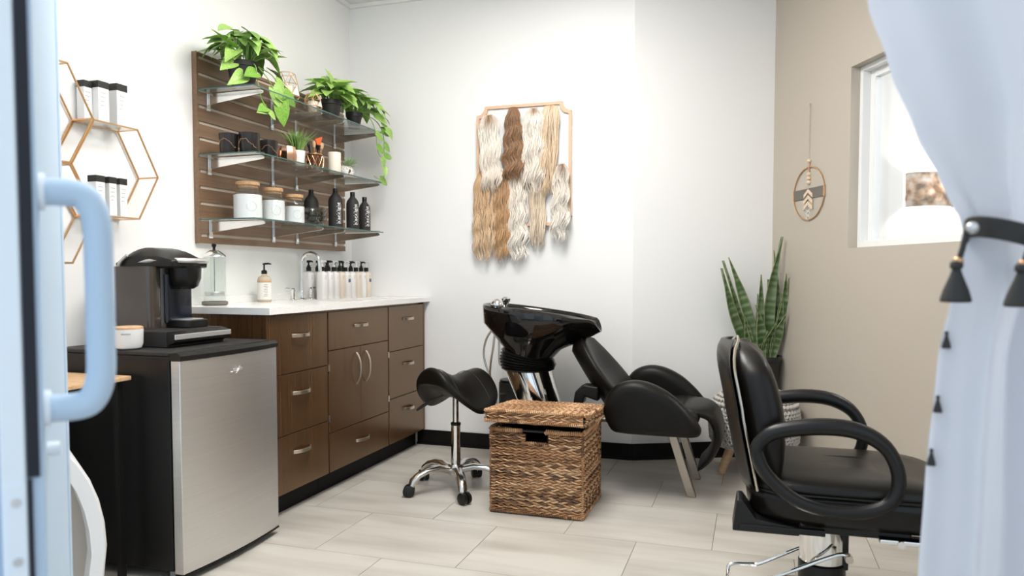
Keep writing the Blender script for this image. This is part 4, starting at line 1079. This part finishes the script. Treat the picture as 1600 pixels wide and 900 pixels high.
for k in range(NR):
    p = rim_pt(k, .985, .985, 0); c = math.cos(2 * PI * k / NR); lip.append(p + V((-.012 * max(0, c), 0, -.085 * (.52 - .48 * c) - .010)))
rings.append(lip)
rings.append([lip[k].lerp(V((1.325 + .155 * math.cos(2 * PI * k / NR), .145 * math.sin(2 * PI * k / NR), .655)), .55) for k in range(NR)])
rings.append([V((1.318 + .150 * math.cos(2 * PI * k / NR), .140 * math.sin(2 * PI * k / NR), .655)) for k in range(NR)])
rings.append([V((1.295 + .125 * math.cos(2 * PI * k / NR), .125 * math.sin(2 * PI * k / NR), .605)) for k in range(NR)])
MB().loft(rings, False).build('basin', M_blkgloss, un, smooth=60)
inn = [[rim_pt(k, .94, .93, -.012) for k in range(NR)]]
for f, z in ((.25, .80), (.5, .745), (.72, .70), (.9, .68)):
    inn.append([rim_pt(k, .94, .93, -.012).lerp(V((1.30, 0, z)), f) if f < .3 else V((1.34 + (.27 - .24 * f) * math.cos(2 * PI * k / NR), (.21 - .18 * f) * math.sin(2 * PI * k / NR), z)) for k in range(NR)])
m = MB(); m.loft(inn, False); m.add(inn[-1], [tuple(range(NR))]); m.build('bowl', M_blkgloss, un, smooth=60)
# bellows
bl = []
for i in range(15):
    z = .545 + .085 * i / 14; r_ = .128 + (.010 if i % 2 else 0) + .012 * (1 - abs(i - 7) / 7)
    bl.append([V((1.288 + r_ * math.cos(2 * PI * k / 32), r_ * .98 * math.sin(2 * PI * k / 32), z - .03 * math.cos(2 * PI * k / 32) * i / 14)) for k in range(32)])
MB().loft(bl).build('bellows', M_blk, un, smooth=25)
# chrome pedestal leaning
MB().loft([[V((cx + rx * math.cos(2 * PI * k / 40), ry * math.sin(2 * PI * k / 40), z)) for k in range(40)] for cx, rx, ry, z in ((1.47, .100, .105, .03), (1.425, .103, .108, .18), (1.29, .124, .122, .542))]).build('pedestal', M_chrome, un, smooth=40)
MB().loft([[V((1.47 + rx * math.cos(2 * PI * k / 40), rx * .9 * math.sin(2 * PI * k / 40), z)) for k in range(40)] for rx, z in ((.20, 0), (.20, .02), (.19, .029))]).build('floor_plate', M_blk, un, smooth=40)
# tap set
fx, fy, fz = 1.14, -.07, .872
tp = MB().lathe([(.022, 0), (.022, .012), (.015, .018), (.015, .035)], 18, (fx, fy, fz - .02)).build('tap_body', M_chrome, un)
MB().ball((fx + .02, fy - .05, fz + .012), .034, sc=(1, .9, .85)).build('tap_knob', M_chrome, un)
MB().ball((fx - .015, fy + .05, fz + .016), .026, sc=(1, 1, .9)).build('tap_knob', M_chrome, un)
MB().cyl((fx, fy - .03, fz + .005), (fx, fy + .06, fz + .012), .009, n=12).build('tap_bar', M_chrome, un)
MB().lathe([(.012, 0), (.014, .02), (.022, .03), (.024, .042), (.014, .052)], 18, (fx + .045, fy + .02, fz + .0)).build('sprayer', M_chrome, un)
for q, pts in enumerate((
    [(1.11, -.03, .76), (1.07, -.03, .70), (1.055, -.03, .62), (1.075, -.03, .54), (1.11, -.03, .46), (1.12, -.02, .36)],
    [(1.125, -.05, .75), (1.115, -.05, .66), (1.10, -.05, .57), (1.095, -.04, .49), (1.10, -.03, .40)],
    [(1.14, -.04, .745), (1.148, -.05, .65), (1.15, -.05, .58), (1.165, -.045, .565), (1.19, -.04, .58)],
    [(1.18, -.05, .70), (1.185, -.06, .63), (1.2, -.06, .60)])):
    MB().tube(catmull(pts, 6), .0055 if q < 3 else .004, 8).build('hose', M_nickel, un)
# chair frame
MB().box(1.50, 2.10, -.035, .035, .300, .335).build('frame_beam', M_legsteel, un, smooth=0, bevel=.003)
MB().box(2.02, 2.075, -.20, .20, .300, .334).build('cross_beam', M_legsteel, un, smooth=0, bevel=.003)
for sy in (-.16, .16):
    m = MB(); y0, y1 = sy - .022, sy + .022
    m.loft([[V((2.025, y, .30)), V((2.065, y, .30)), V((2.160, y, .0)), V((2.120, y, .0))] for y in (y0, y1)])
    m.build('leg', M_legsteel, un, smooth=0, bevel=.003)
MB().lathe([(.05, .285), (.06, .29), (.06, .299), (.05, .30)], 24, (1.83, -.12, 0)).build('pivot_disc', M_grey, un)
MB().box(1.60, 1.80, -.20, -.14, .345, .375).build('rail_end', M_white, un, smooth=0, bevel=.003)
# side wings
wp = [(1.752, .40), (1.760, .47), (1.80, .525), (1.87, .553), (1.95, .548), (2.04, .508), (2.12, .440), (2.175, .372), (2.188, .335), (2.165, .312), (2.08, .308), (1.95, .308), (1.84, .310), (1.785, .325)]
wc = [(p.x, p.y) for p in [V((q.x, q.z)) for q in [V((a.x, 0, a.y)) for a in [V((b.x, b.y, 0)) for b in catmull([(x, z, 0) for x, z in wp], 4, True)]]]]
for sy, y0 in ((-1, -.30), (1, .30)):
    ax = [(y0 - .050, .055), (y0 - .047, .030), (y0 - .036, .010), (y0 - .015, 0), (y0 + .015, 0), (y0 + .036, .010), (y0 + .047, .030), (y0 + .050, .055)]
    MB().pillow(wc, ax, 0).build('arm_wing', M_vinyl2, un, smooth=180)
# seat pad
sp_ = [(1.74, .34), (1.745, .40), (1.80, .425), (1.95, .41), (2.10, .415), (2.16, .40), (2.17, .36), (2.10, .336), (1.8, .336)]
sc_ = [(p.x, p.y) for p in catmull([(x, z, 0) for x, z in sp_], 3, True)]
MB().pillow(sc_, [(-.245, .03), (-.235, .008), (-.2, 0), (.2, 0), (.235, .008), (.245, .03)], 0).build('seat', M_vinyl2, un, smooth=180)
# leg rest: curved pad
pth = catmull([(2.09, .392, 0), (2.17, .396, 0), (2.225, .37, 0), (2.25, .31, 0), (2.245, .24, 0), (2.215, .175, 0), (2.165, .122, 0)], 4)
rings = []
for i, p in enumerate(pth):
    a = pth[min(i + 1, len(pth) - 1)] - pth[max(i - 1, 0)]; a.normalize(); nn = V((-a.y, a.x)); t = i / (len(pth) - 1)
    th = .030 * min(1, 1.15 - t * .65) * (1 if i < len(pth) - 1 else .35); hw = .20 * (1 - .18 * t)
    rings.append([V((p.x + nn.x * th * math.sin(2 * PI * k / 20), hw * math.copysign(abs(math.cos(2 * PI * k / 20)) ** .55, math.cos(2 * PI * k / 20)), p.y + nn.y * th * math.sin(2 * PI * k / 20))) for k in range(20)])
MB().loft(rings).build('leg_rest', M_vinyl2, un, smooth=180)
# backrest: reclined cushioned shell with raised bolsters
rings = []; b0 = V((1.80, 0, .335)); b1 = V((1.555, 0, .70)); ax_ = (b1 - b0); 
nx = V((ax_.z, 0, -ax_.x)).normalized()      # front normal (towards +x, up)
for i in range(17):
    t = i / 16; c = b0 + ax_ * t; hw = .235 * (math.sin(PI * (.20 + .72 * t)) ** .6)
    hw *= 1 if t < .97 else .75
    th = .048 * (1 if t < .94 else .6); ring = []
    for k in range(28):
        b = 2 * PI * k / 28; yy = hw * math.copysign(abs(math.cos(b)) ** .7, math.cos(b)); q = abs(yy) / hw
        wrap = .085 * q ** 2.2 * (1 - .6 * t)
        off = th * math.sin(b) + wrap - .020 * math.exp(-((t - .62) / .18) ** 2) * (1 - q) * (1 if math.sin(b) > 0 else 0)
        ring.append(c + V((0, yy, 0)) + nx * off)
    rings.append(ring)
MB().loft(rings).build('backrest', M_vinyl2, un, smooth=180)
MB().loft([[V((x, y, z)) for x, z in ((1.70, .50), (1.625, .51), (1.585, .47), (1.575, .40), (1.625, .415), (1.635, .45), (1.70, .43))] for y in (-.20, -.13)]).build('back_lever', M_blk, un, smooth=0, bevel=.008)
# black canister behind
cn = thing('black_canister', 'black cylindrical canister on the floor behind the pedestal', 'canister', L(.30, 1.16, 0), LROT)
MB().lathe([(.074, 0), (.075, .004), (.075, .45), (.070, .456)], 30).build('body', M_blkm, cn)
MB().lathe([(.070, .4565), (.072, .458), (.070, .468), (.03, .472)], 30).build('lid', M_blk, cn)
MB().cyl((-.02, -.074, .40), (-.045, -.10, .402), .004, n=8).build('valve', M_nickel, cn)
# ================================================================== KNITTED POUF
pf = thing('knitted_pouf', 'grey chunky-knit pouf stool on pale wooden legs in the corner', 'pouf', (1.268, 3.86, 0), RROT)
PR, PZ0, PZ1 = .216, .150, .440
def pouf_r(t):      # t 0..1 along profile bottom to top centre
    if t < .12: return PR * (.80 + .20 * (t / .12) ** .5), PZ0 + (t / .12) * .03
    if t < .62:
        q = (t - .12) / .5; return PR * (1 + .03 * math.sin(PI * q)), PZ0 + .03 + q * .17
    q = (t - .62) / .38; a = q * PI / 2
    return PR * (1 - q ** 1.6 * .97), PZ0 + .20 + (PZ1 - PZ0 - .20) * math.sin(a) ** .75
MB().lathe([(pouf_r(t)[0] - .010, pouf_r(t)[1]) for t in [k / 24 for k in range(24)]] + [(.005, PZ1 - .012)], 40).build('cushion', M_knit, pf)
kn = MB(); rows = 19
for i in range(rows):
    t = (i + .5) / rows; r_, z = pouf_r(t); r2, z2 = pouf_r(min(1, t + .02)); dr, dz = r2 - r_, z2 - z; l_ = math.hypot(dr, dz) or 1
    nr_, nz_ = dz / l_, -dr / l_; N = max(10, int(54 * r_ / PR)) if r_ > .03 else 8
    for k in range(N):
        a = 2 * PI * (k + .5 * (i % 2)) / N; da = 2 * PI / N
        def P(aa, h, o): return V(((r_ + nr_ * o + dr / l_ * h) * math.cos(aa), (r_ + nr_ * o + dr / l_ * h) * math.sin(aa), z + nz_ * o + dz / l_ * h))
        hh = .0105
        for sg in (-1, 1):
            kn.tube([P(a + sg * da * .06, -hh, .0), P(a + sg * da * .22, -hh * .2, .006), P(a + sg * da * .46, hh, .002)], [.0045, .0062, .0042], 5)
ko = kn.build('knit_stitches', M_knit, pf, smooth=180); tag(ko, 'chunky knitted stitches', kind='stuff')
for a in (178, 268, 88, 358):
    a = math.radians(a); c, s_ = math.cos(a), math.sin(a)
    MB().tube([(c * .115, s_ * .115, .158), (c * .175, s_ * .175, 0)], [.026, .019], 16).build('leg', M_pine, pf)

# ================================================================== SNAKE PLANT
stn = thing('plant_stand', 'dark plant stand in the corner behind the pouf', 'plant stand', (1.387, 4.095, 0), RROT)
MB().lathe([(.075, .345), (.080, .348), (.080, .362), (.075, .365)], 28).build('top', M_blk, stn)
for k in range(3):
    a = 2 * PI * k / 3 + .5; MB().cyl((math.cos(a) * .05, math.sin(a) * .05, .347), (math.cos(a) * .06, math.sin(a) * .06, 0), .009, n=10).build('leg', M_blk, stn)
sn = thing('snake_plant', 'tall variegated snake plant in a black nursery pot in the corner', 'plant', (1.387, 4.095, .3655), 0)
MB().lathe([(.075, 0), (.078, .003), (.094, .200), (.100, .202), (.102, .225), (.097, .225), (.094, .205)], 30).build('pot', M_pot, sn)
MB().lathe([(.092, .205), (.06, .212), (.01, .214)], 24).build('soil', M_soil, sn)
def sword(p0, tip, w_, bend, seed, face=(0.15, -1, 0)):
    rd = random.Random(seed); p0 = V(p0); tip = V(tip); n = 40; vs = []; fs = []; cs = []
    ax = tip - p0; f = V(face); f = (f - ax.normalized() * f.dot(ax.normalized())).normalized(); sd = ax.normalized().cross(f)
    for i in range(n + 1):
        t = i / n; c = p0 + ax * t + sd * (bend * math.sin(PI * t)); tw = .9 * (t - .3) * rd.choice((1, 1)) * (.5 if seed % 2 else -.5)
        s2 = sd * math.cos(tw) + f * math.sin(tw); f2 = f * math.cos(tw) - sd * math.sin(tw)
        wt = 1.1 * w_ * (.55 + .45 * math.sin(PI * min(1, t * 1.25))) * (1 if t < .6 else max(.02, 1 - ((t - .6) / .4) ** 1.7))
        band = math.sin(t * ax.length * 170 + rd.uniform(-1.2, 1.2)) * .5 + .5
        g = lerp((.045, .095, .022), (.27, .32, .19), band ** 1.5 * .9)
        for q, edge in ((-1, 1), (-.8, 0), (0, 0), (.8, 0), (1, 1)):
            vs.append(c + s2 * (wt * q) + f2 * (-.012 * (1 - q * q) * 1.2))
            cs.append((.55, .58, .24) if edge and False else (lerp(g, (.30, .34, .15), .5) if edge else lerp(g, (.05, .11, .025), rd.random() * .6)))
    fs = [(i * 5 + j, i * 5 + j + 1, (i + 1) * 5 + j + 1, (i + 1) * 5 + j) for i in range(n) for j in range(4)]
    MB().add(vs, fs, cs).build('leaf', M_snake, sn, smooth=180, solid=.004)
for k, (bx, tx, ty, tz, w_, bd) in enumerate((
    (-.05, -.25, -.08, .700, .024, -.02), (-.03, -.20, -.02, .760, .026, .015), (-.045, -.215, .02, .745, .013, .0), (-.02, -.04, -.08, .665, .021, .0), (.03, .085, -.05, .870, .030, -.03),
    (.05, .092, -.09, .670, .028, .02), (.02, .04, .02, .640, .014, .0), (.05, .095, -.09, .455, .026, -.012), (-.01, -.06, -.08, .50, .028, .012), (-.055, -.115, -.05, .44, .022, .0), (.025, .04, -.09, .40, .030, -.01), (-.03, -.025, .02, .56, .02, .01), (.0, .005, -.07, .36, .02, 0), (.05, .055, .0, .80, .018, .02), (.045, .088, -.06, .56, .022, .01))):
    sword((bx, random.Random(k).uniform(-.04, .03), .205), (tx, ty, tz + .006), w_, bd, k)

# ================================================================== STYLING CHAIR
CA = math.radians(16)
sc = thing('styling_chair', 'black vinyl hydraulic styling chair with looped armrests at the right', 'styling chair', (.933, 2.2, 0), -CA)
# local x = facing direction, y = chair's left (away from the camera)
MB().lathe([(.30, 0), (.30, .012), (.27, .022), (.10, .034), (.075, .040)], 48).build('floor_base', M_chrome, sc)
MB().lathe([(.064, .04), (.067, .044), (.067, .178), (.060, .182)], 36).build('pump_cover', M_blk, sc)
MB().lathe([(.060, .1825), (.0635, .184), (.0635, .305), (.060, .308)], 40).build('pump_column', M_chrome, sc)
m = MB(); m.box(.045, .070, -.030, .030, .165, .315); m.build('column_shroud', M_blk, sc, smooth=0, bevel=.004)
MB().lathe([(.05, .300), (.085, .306), (.085, .325), (.06, .328)], 30).build('swivel_plate', M_blk, sc)
MB().box(-.245, -.02, -.235, -.215, .328, .345).build('underframe', M_blk, sc, smooth=0, bevel=.003)
MB().box(-.20, .20, -.19, .19, .322, .345).build('seat_mount', M_blk, sc, smooth=0, bevel=.004)
m = MB()
m.loft([[V((x, y, z)) for x, z in ((-.262, .322), (-.085, .322), (-.085, .345), (-.20, .36), (-.235, .41), (-.250, .41))] for y in (-.23, -.13)])
m.build('back_hinge', M_blk, sc, smooth=0, bevel=.004)
# seat: rounded-square cushion over a shell, nose slightly lower at the front
def plan(k, n=44):
    t = 2 * PI * k / n; c, s_ = math.cos(t), math.sin(t)
    x = .062 + .285 * math.copysign(abs(c) ** .48, c); y = .238 * math.copysign(abs(s_) ** .42, s_)
    return x, y
def plan_r(f, z, dzf=0): 
    out = []
    for k in range(44):
        x, y = plan(k); x2 = .062 + (x - .062) * f; y2 = y * f; fr_ = max(0, (x - .12) / .23)
        out.append(V((x2, y2, z - dzf * fr_ ** 2 * 0 - .012 * max(0, (x - .16) / .19) ** 2)))
    return out
MB().loft([plan_r(.84, .343), plan_r(.92, .349), plan_r(.985, .372), plan_r(1.0, .41), plan_r(1.0, .435)]).build('seat_shell', M_vinyl, sc, smooth=180)
pts = [V((p.x, p.y, p.z)) for p in plan_r(1.004, .437)]
MB().tube(pts, .004, 6, True).build('seat_piping', M_vinyl, sc)
MB().loft([plan_r(1.0, .4355), plan_r(1.0, .450), plan_r(.97, .466), plan_r(.90, .476), plan_r(.72, .482), plan_r(.3, .484)]).build('seat', M_vinyl, sc, smooth=180)
# backrest
def back_ring(t, half, front=True, extra=0): pass
rings = []; NB = 18
bp = lambda t: V((-.198 - .080 * t, 0, .440 + .398 * t))
def bth(t): return (.082 + .055 * math.sin(PI * min(1, t * .85))) * (1 if t < .80 else math.sqrt(max(.02, 1 - ((t - .80) / .205) ** 2.2)))
def half_w(t): return (.205 + .018 * math.sin(PI * min(1, t * 1.1))) * (1 if t < .72 else math.sqrt(max(.0, 1 - ((t - .72) / .295) ** 2.6)))
for i in range(NB + 1):
    t = i / NB; c = bp(t); hw = max(.03, half_w(t)); ring = []
    for k in range(32):
        b = 2 * PI * k / 32; yy = hw * math.copysign(abs(math.cos(b)) ** .6, math.cos(b)); q = abs(yy) / hw; s_ = math.sin(b)
        th = bth(t); mid = th * .5 if t < .8 else th * .5 + (bth(.8) - th) * .35
        off = mid + th * .5 * math.copysign(abs(s_) ** .6, s_) - .030 * (1 - q ** 2)
        ring.append(c + V((off, yy, 0)))
    rings.append(ring)
MB().loft(rings).build('backrest', M_vinyl, sc, smooth=180)
# back shell and chrome trim
rings = []
for i in range(NB + 1):
    t = i / NB; c = bp(t); hw = max(.03, half_w(t)) + .004; ring = []
    for k in range(32):
        b = 2 * PI * k / 32; yy = hw * math.copysign(abs(math.cos(b)) ** .6, math.cos(b)); q = abs(yy) / hw
        off = -.010 + .008 * math.sin(b) - .030 * (1 - q ** 2) + (0 if t < .8 else (bth(.8) - bth(t)) * .25)
        ring.append(c + V((off, yy, (.006 if t > .5 else -.004))))
    rings.append(ring)
MB().loft(rings).build('back_shell', M_blk, sc, smooth=180)
tr = []
for sg in (-1, 1):
    rng = range(NB + 1) if sg < 0 else range(NB, -1, -1)
    for i in rng:
        t = i / NB; hw = max(.03, half_w(t)) + .004; tr.append(bp(t) + V((.002 + (0 if t < .8 else (bth(.8) - bth(t)) * .25), sg * hw, .006 if t > .5 else -.004)))
MB().tube(tr, .0042, 8, True).build('back_trim', M_nickel, sc)
sm = []
for sg in (-1, 1):
    rng = range(NB + 1) if sg < 0 else range(NB, -1, -1)
    for i in rng:
        t = i / NB; hw = max(.02, half_w(t) * .82); sm.append(bp(t) + V((bth(t) - .012, sg * hw, 0)))

# looped arms
al = [(-.190, .587), (-.149, .616), (-.046, .634), (.048, .628), (.118, .588), (.150, .517), (.134, .448), (.068, .415), (-.026, .412), (-.106, .436), (-.172, .492), (-.201, .551)]
for sy in (-1, 1):
    pts = catmull([(x, sy * (.268 - .008 * math.sin((z - .41) * 7)), z) for x, z in al], 5, True)
    rr = []
    for p in pts: rr.append(.0185 + .0045 * max(0, (p.z - .58) / .05))
    MB().tube(pts, rr, 12, True, up=(0, 1, 0)).build('armrest', M_blk, sc, smooth=180)
    MB().box(-.06, .06, sy * .236 - .014, sy * .236 + .014, .395, .425).build('arm_mount', M_blk, sc, smooth=0, bevel=.003)
# leg-rest hinge plate at the front
MB().box(.115, .30, -.235, -.18, .322, .336).build('hinge_plate', M_chrome, sc, smooth=0, bevel=.003)
MB().cyl((.165, -.245, .329), (.165, -.2355, .329), .009, n=14).build('hinge_bolt', M_chrome, sc)
# chrome wire foot pedal
MB().tube(catmull([(.062, -.085, .222), (.045, -.09, .235), (.0, -.09, .218), (-.13, -.085, .150), (-.20, -.07, .115), (-.262, -.055, .104), (-.272, .0, .098), (-.270, .055, .090), (-.262, .07, .112), (-.20, .08, .116), (-.170, .08, .122), (-.04, .08, .19), (.03, .075, .205)], 5), .0058, 10).build('foot_pedal', M_chrome, sc)
MB().cyl((.062, -.099, .222), (.062, -.066, .222), .011, n=16).build('pedal_pivot', M_nickel, sc)

# ================================================================== WALL HANGING on the taupe wall
wh = thing('wall_hanging', 'gold hoop wall hanging with wooden beads and chevrons on the taupe wall', 'wall hanging', R(.395, .006, 1.455), RROT)
# local x = into wall, y = -s (away from camera is +y)
ry, rz_ = .150, .135
MB().tube([(0, ry * math.cos(2 * PI * k / 48), rz_ * math.sin(2 * PI * k / 48)) for k in range(48)], .0035, 8, True).build('hoop', M_gold, wh)
MB().box(-.001, .001, -.146, .146, -.025, .025).build('felt_band', M_dgrey, wh, smooth=0)
for sy in (-1, 1): MB().box(-.0042, .0042, sy * .1475 - .0042, sy * .1475 + .0042, -.026, .026).build('band_wrap', M_cork, wh, smooth=0)
for k in range(26): 
    z = .175 + (.44 - .175) * k / 25
    o = MB().tube([(0 if k % 2 else .0025 * math.cos(q), .0025 * math.cos(q) if k % 2 else 0, z + .0062 * math.sin(q)) for q in [2 * PI * j / 10 for j in range(10)]], .0009, 5, True)
    o.build('chain_link', M_nickel, wh)
MB().tube([(0, .006 * math.cos(q), .449 + .007 * math.sin(q)) for q in [2 * PI * j / 14 for j in range(14)]], .0016, 6, True).build('hook_ring', M_nickel, wh)
for z in (.165, .098, .077, .056): MB().ball((0, 0, z), .0115, sc=(1, 1, .9)).build('bead', M_birch, wh)
MB().cyl((0, 0, .108), (0, 0, .155), .0042, n=10).build('copper_tube', M_rose, wh)
for i, z in enumerate((.022, -.010, -.040)):
    w_ = .042; h_ = .020; d_ = .026
    pr_ = [(-w_, z - d_), (0, z), (w_, z - d_), (w_, z - d_ - h_), (0, z - h_ * .9), (-w_, z - d_ - h_)]
    m = MB(); vs = [V((-.0045, y, q)) for y, q in pr_] + [V((-.0015, y, q)) for y, q in pr_]
    m.add(vs, [(0, 1, 4, 5), (1, 2, 3, 4), (6, 11, 10, 7), (7, 10, 9, 8)] + [(k, k + 6, (k + 1) % 6 + 6, (k + 1) % 6) for k in range(6)])
    m.build('chevron', M_birch, wh, smooth=0)
zz = -.065
for k in range(3):
    w_ = .026 - .004 * k; h_ = .030
    MB().tube([(-.001, 0, zz), (-.001, w_, zz - h_ / 2), (-.001, 0, zz - h_), (-.001, -w_, zz - h_ / 2)], .0016, 5, True).build('wire_diamond', M_white, wh)
    zz -= h_ * .75

# ================================================================== SCONCE beyond the window
so = thing('wall_sconce', 'lit drum-shaded wall sconce in the room beyond the window', 'wall lamp', R(.052, -.915, 1.52), RROT)
# local y = towards that wall, -y into the other room
def drum(r_, z0, z1, a0=180, a1=360, n=24): return [[V((r_ * math.cos(math.radians(a0 + (a1 - a0) * k / n)), r_ * .62 * math.sin(math.radians(a0 + (a1 - a0) * k / n)) - .004, z)) for k in range(n + 1)] for z in (z0, z1)]
g = drum(.145, -.095, .095); n = 24
MB().add(g[0] + g[1], [(k, k + 1, n + 2 + k, n + 1 + k) for k in range(n)]).build('shade', None or M_shade, so, smooth=180, solid=.003)
for z in (-.095, .095): MB().tube(drum(.146, z, z)[0], .0025, 6).build('shade_wire', M_silver, so)
MB().box(-.04, .04, -.0035, -.0005, -.05, .05).build('back_plate', M_chrome, so, smooth=0)
MB().ball((0, -.045, .0), .022).build('bulb', M_bulb, so)
MB().cyl((0, -.004, 0), (0, -.03, 0), .008, n=10).build('lamp_holder', M_chrome, so)
br = MB().tube(catmull([(.142, -.03, .03), (.17, -.045, .03), (.19, -.05, .01), (.185, -.05, -.02), (.15, -.04, -.02)], 4), .007, 8).build('side_bracket', M_chrome, so)
pl = bpy.data.lights.new('sconce_bulb_light', 'POINT'); pl.energy = 9; pl.color = (1, .9, .78); pl.shadow_soft_size = .03
po_ = bpy.data.objects.new('sconce_bulb_light', pl); COL.objects.link(po_); po_.parent = so; po_.location = (0, -.075, 0)

# ================================================================== DOOR in the left foreground
TH = math.radians(29.6)
dd = V((-math.sin(TH), math.cos(TH), 0)); dn = V((math.cos(TH), math.sin(TH), 0))
dr = thing('door_1', None, None, (-.477, .75, 0), TH); dr['kind'] = 'structure'; dr['label'] = 'whitish metal door with daylight blue in its colour, standing open at the left edge'
# local x = face normal (towards the room/right), y = along the leaf away from the camera
DH = 2.15; DT = .038; DWD = .88
MB().box(-DT, 0, .0, .085, .006, DH).build('stile', M_door, dr, smooth=0, bevel=.003)
MB().box(-DT, 0, DWD - .085, DWD, .006, DH).build('stile', M_door, dr, smooth=0, bevel=.003)
MB().box(-DT, 0, .085, DWD - .085, .006, .20).build('rail', M_door, dr, smooth=0, bevel=.003)
MB().box(-DT, 0, .085, DWD - .085, DH - .10, DH).build('rail', M_door, dr, smooth=0, bevel=.003)
MB().box(-DT * .8, -DT * .08, .085, DWD - .085, .20, DH - .10).build('panel', M_door, dr, smooth=0)
MB().box(-DT + .001, -.016, -.006, -.0005, .006, DH).build('edge_strip', M_doorlt, dr, smooth=0, bevel=.002)
MB().box(-.0148, -.0042, -.004, -.0005, .835, DH).build('gasket', M_gask, dr, smooth=0)
MB().box(-.0145, -.011, -.004, -.0005, .40, .833).build('gasket', M_gask, dr, smooth=0)
lp = MB().box(-.033, -.016, -.0085, -.0062, .70, .83).build('lock_plate', M_doorlt, dr, smooth=0, bevel=.001)
for z in (.812, .752): MB().cyl((-.0245, -.0098, z), (-.0245, -.0086, z), .0045, n=12).build('screw', M_silver, lp)
hp = [(.0, .022, 1.125), (.030, .022, 1.125), (.044, .022, 1.118), (.052, .022, 1.095), (.053, .022, 1.05), (.053, .022, .97), (.052, .022, .93), (.044, .022, .907), (.030, .022, .900), (.0, .022, .900)]
hd = MB().tube(catmull(hp, 5), .0145, 14).build('pull_handle', M_door, dr, smooth=180)
for z in (1.125, .900): MB().tube([(.0003, .022, z), (.006, .022, z)], .019, 16).build('handle_rose', M_doorlt, hd)
MB().cyl((.0, .055, .850), (.012, .055, .850), .008, n=12).build('thumb_turn', M_doorlt, dr)
jb = MB().box(-.09, -.046, .10, .17, 0, 2.3); jo = jb.build('trim_2', M_door, None, (-.477, .75, 0), TH, smooth=0); tag(jo, 'door jamb with daylight blue in its colour, behind the open door', None, None, 'structure')

# ================================================================== CURTAIN in the right foreground
cu_ = thing('white_curtain', 'sheer white curtain gathered by a black tassel tie at the right edge', 'curtain', (0, 0, 0))
CD = .95
def ctab(z, tab):
    for (z0, a), (z1, b) in zip(tab, tab[1:]):
        if z0 >= z >= z1:
            t = (z0 - z) / (z0 - z1); t = t * t * (3 - 2 * t) * .5 + t * .5; return a + (b - a) * t
    return tab[-1][1] if z < tab[-1][0] else tab[0][1]
LE = [(2.25, .30), (1.60, .405), (1.384, .455), (1.305, .485), (1.225, .520), (1.153, .556), (1.105, .582), (1.075, .583), (1.03, .574), (.932, .556), (.766, .543), (.647, .537), (.30, .525), (.02, .52)]
RE = [(2.25, 1.35), (1.60, 1.15), (1.30, .95), (1.105, .745), (1.075, .745), (1.0, .77), (.7, .80), (.02, .82)]
zs_ = [2.25 - (2.25 - .02) * i / 120 for i in range(121)]
m = MB(); NU = 110; vs = []; fs = []
for i, z in enumerate(zs_):
    l_, r_ = ctab(z, LE), ctab(z, RE); w_ = r_ - l_
    tie = math.exp(-((z - 1.09) / .10) ** 2)
    for j in range(NU + 1):
        u = j / NU; fold = math.sin(u * 2 * PI * 3.2 + .9 * math.sin(z * 1.7 + u * 3)) * .020 + math.sin(u * 2 * PI * 7.3 + z * 1.5) * .0045
        amp = 1.0 - .35 * tie
        swag = 0
        if z > 1.10: swag = .05 * math.sin(u * PI) * min(1, (z - 1.10) / .12) * math.exp(-((z - 1.25) / .2) ** 2)
        y = CD + fold * amp * (1 if z > 1.08 else .8) - swag - .03 * math.sin(PI * u) * tie
        x = l_ + w_ * u + math.sin(u * 2 * PI * 3.2 + 1.2) * .004 * amp * math.sin(PI * u)
        vs.append((x, y, z + (.012 * math.sin(u * 2 * PI * 6.5) * tie)))
fs = [(i * (NU + 1) + j, (i + 1) * (NU + 1) + j, (i + 1) * (NU + 1) + j + 1, i * (NU + 1) + j + 1) for i in range(120) for j in range(NU)]
m.add(vs, fs).build('cloth', M_curt, cu_, smooth=180)
MB().cyl((.10, CD, 2.262), (1.5, CD, 2.262), .012, n=16).build('rod', M_blk, cu_)
def tassel(parent, p, ln, r_, name='tassel', bead=None):
    m = MB(); p = V(p)
    t = MB().lathe([(r_ * .30, 0), (r_ * .42, -ln * .06), (r_ * .42, -ln * .16), (r_ * .28, -ln * .20), (r_ * .45, -ln * .38), (r_ * .80, -ln * .70), (r_ * 1.0, -ln * .95), (r_ * .92, -ln), (r_ * .3, -ln * 1.01)][::-1], 20).build(name, M_blkm, parent, p)
    return t
for z in (.966, .882, .812): 
    x = ctab(z, LE) - .001; t = tassel(cu_, (x + .004, CD + .012, z), .022, .0055, 'edge_tassel')
tt = thing('curtain_tieback', 'black braided tieback with copper-beaded tassels around the white curtain', 'tieback', (0, 0, 0))
N = 40; pts = []
for k in range(N):
    a = 2 * PI * k / N; x = .664 + .090 * math.cos(a); y = CD - .004 + .068 * math.sin(a) - .02; z = 1.086 - .018 * math.cos(a - 0) * 0 + (.60 - x) * .42 + .002
    pts.append((x, y, z))
rings = []
for k, p in enumerate(pts):
    p = V(p); q = V(pts[(k + 1) % N]) - V(pts[k - 1]); q.normalize(); o = q.cross(V((0, 0, 1))).normalized()
    rings.append([p + V((0, 0, .013)) + o * .003, p + V((0, 0, .013)) - o * .003, p - V((0, 0, .013)) - o * .003, p - V((0, 0, .013)) + o * .003])
MB().loft(rings, False, True).build('band', M_blkm, tt, smooth=0, bevel=.002)
MB().ball((.556, CD - .050, 1.096), .0075).build('silver_bead', M_silver, tt)
for x, y, z in ((.548, CD - .045, 1.092), (.600, CD - .085, 1.088)):
    MB().tube([(x + .004, y, z), (x, y, z - .02), (x - .004, y, z - .034)], .0035, 8).build('cord', M_blkm, tt)
    MB().ball((x - .005, y, z - .036), .006).build('copper_bead', M_coppere, tt)
    tassel(tt, (x - .007, y, z - .036), .050, .0175)
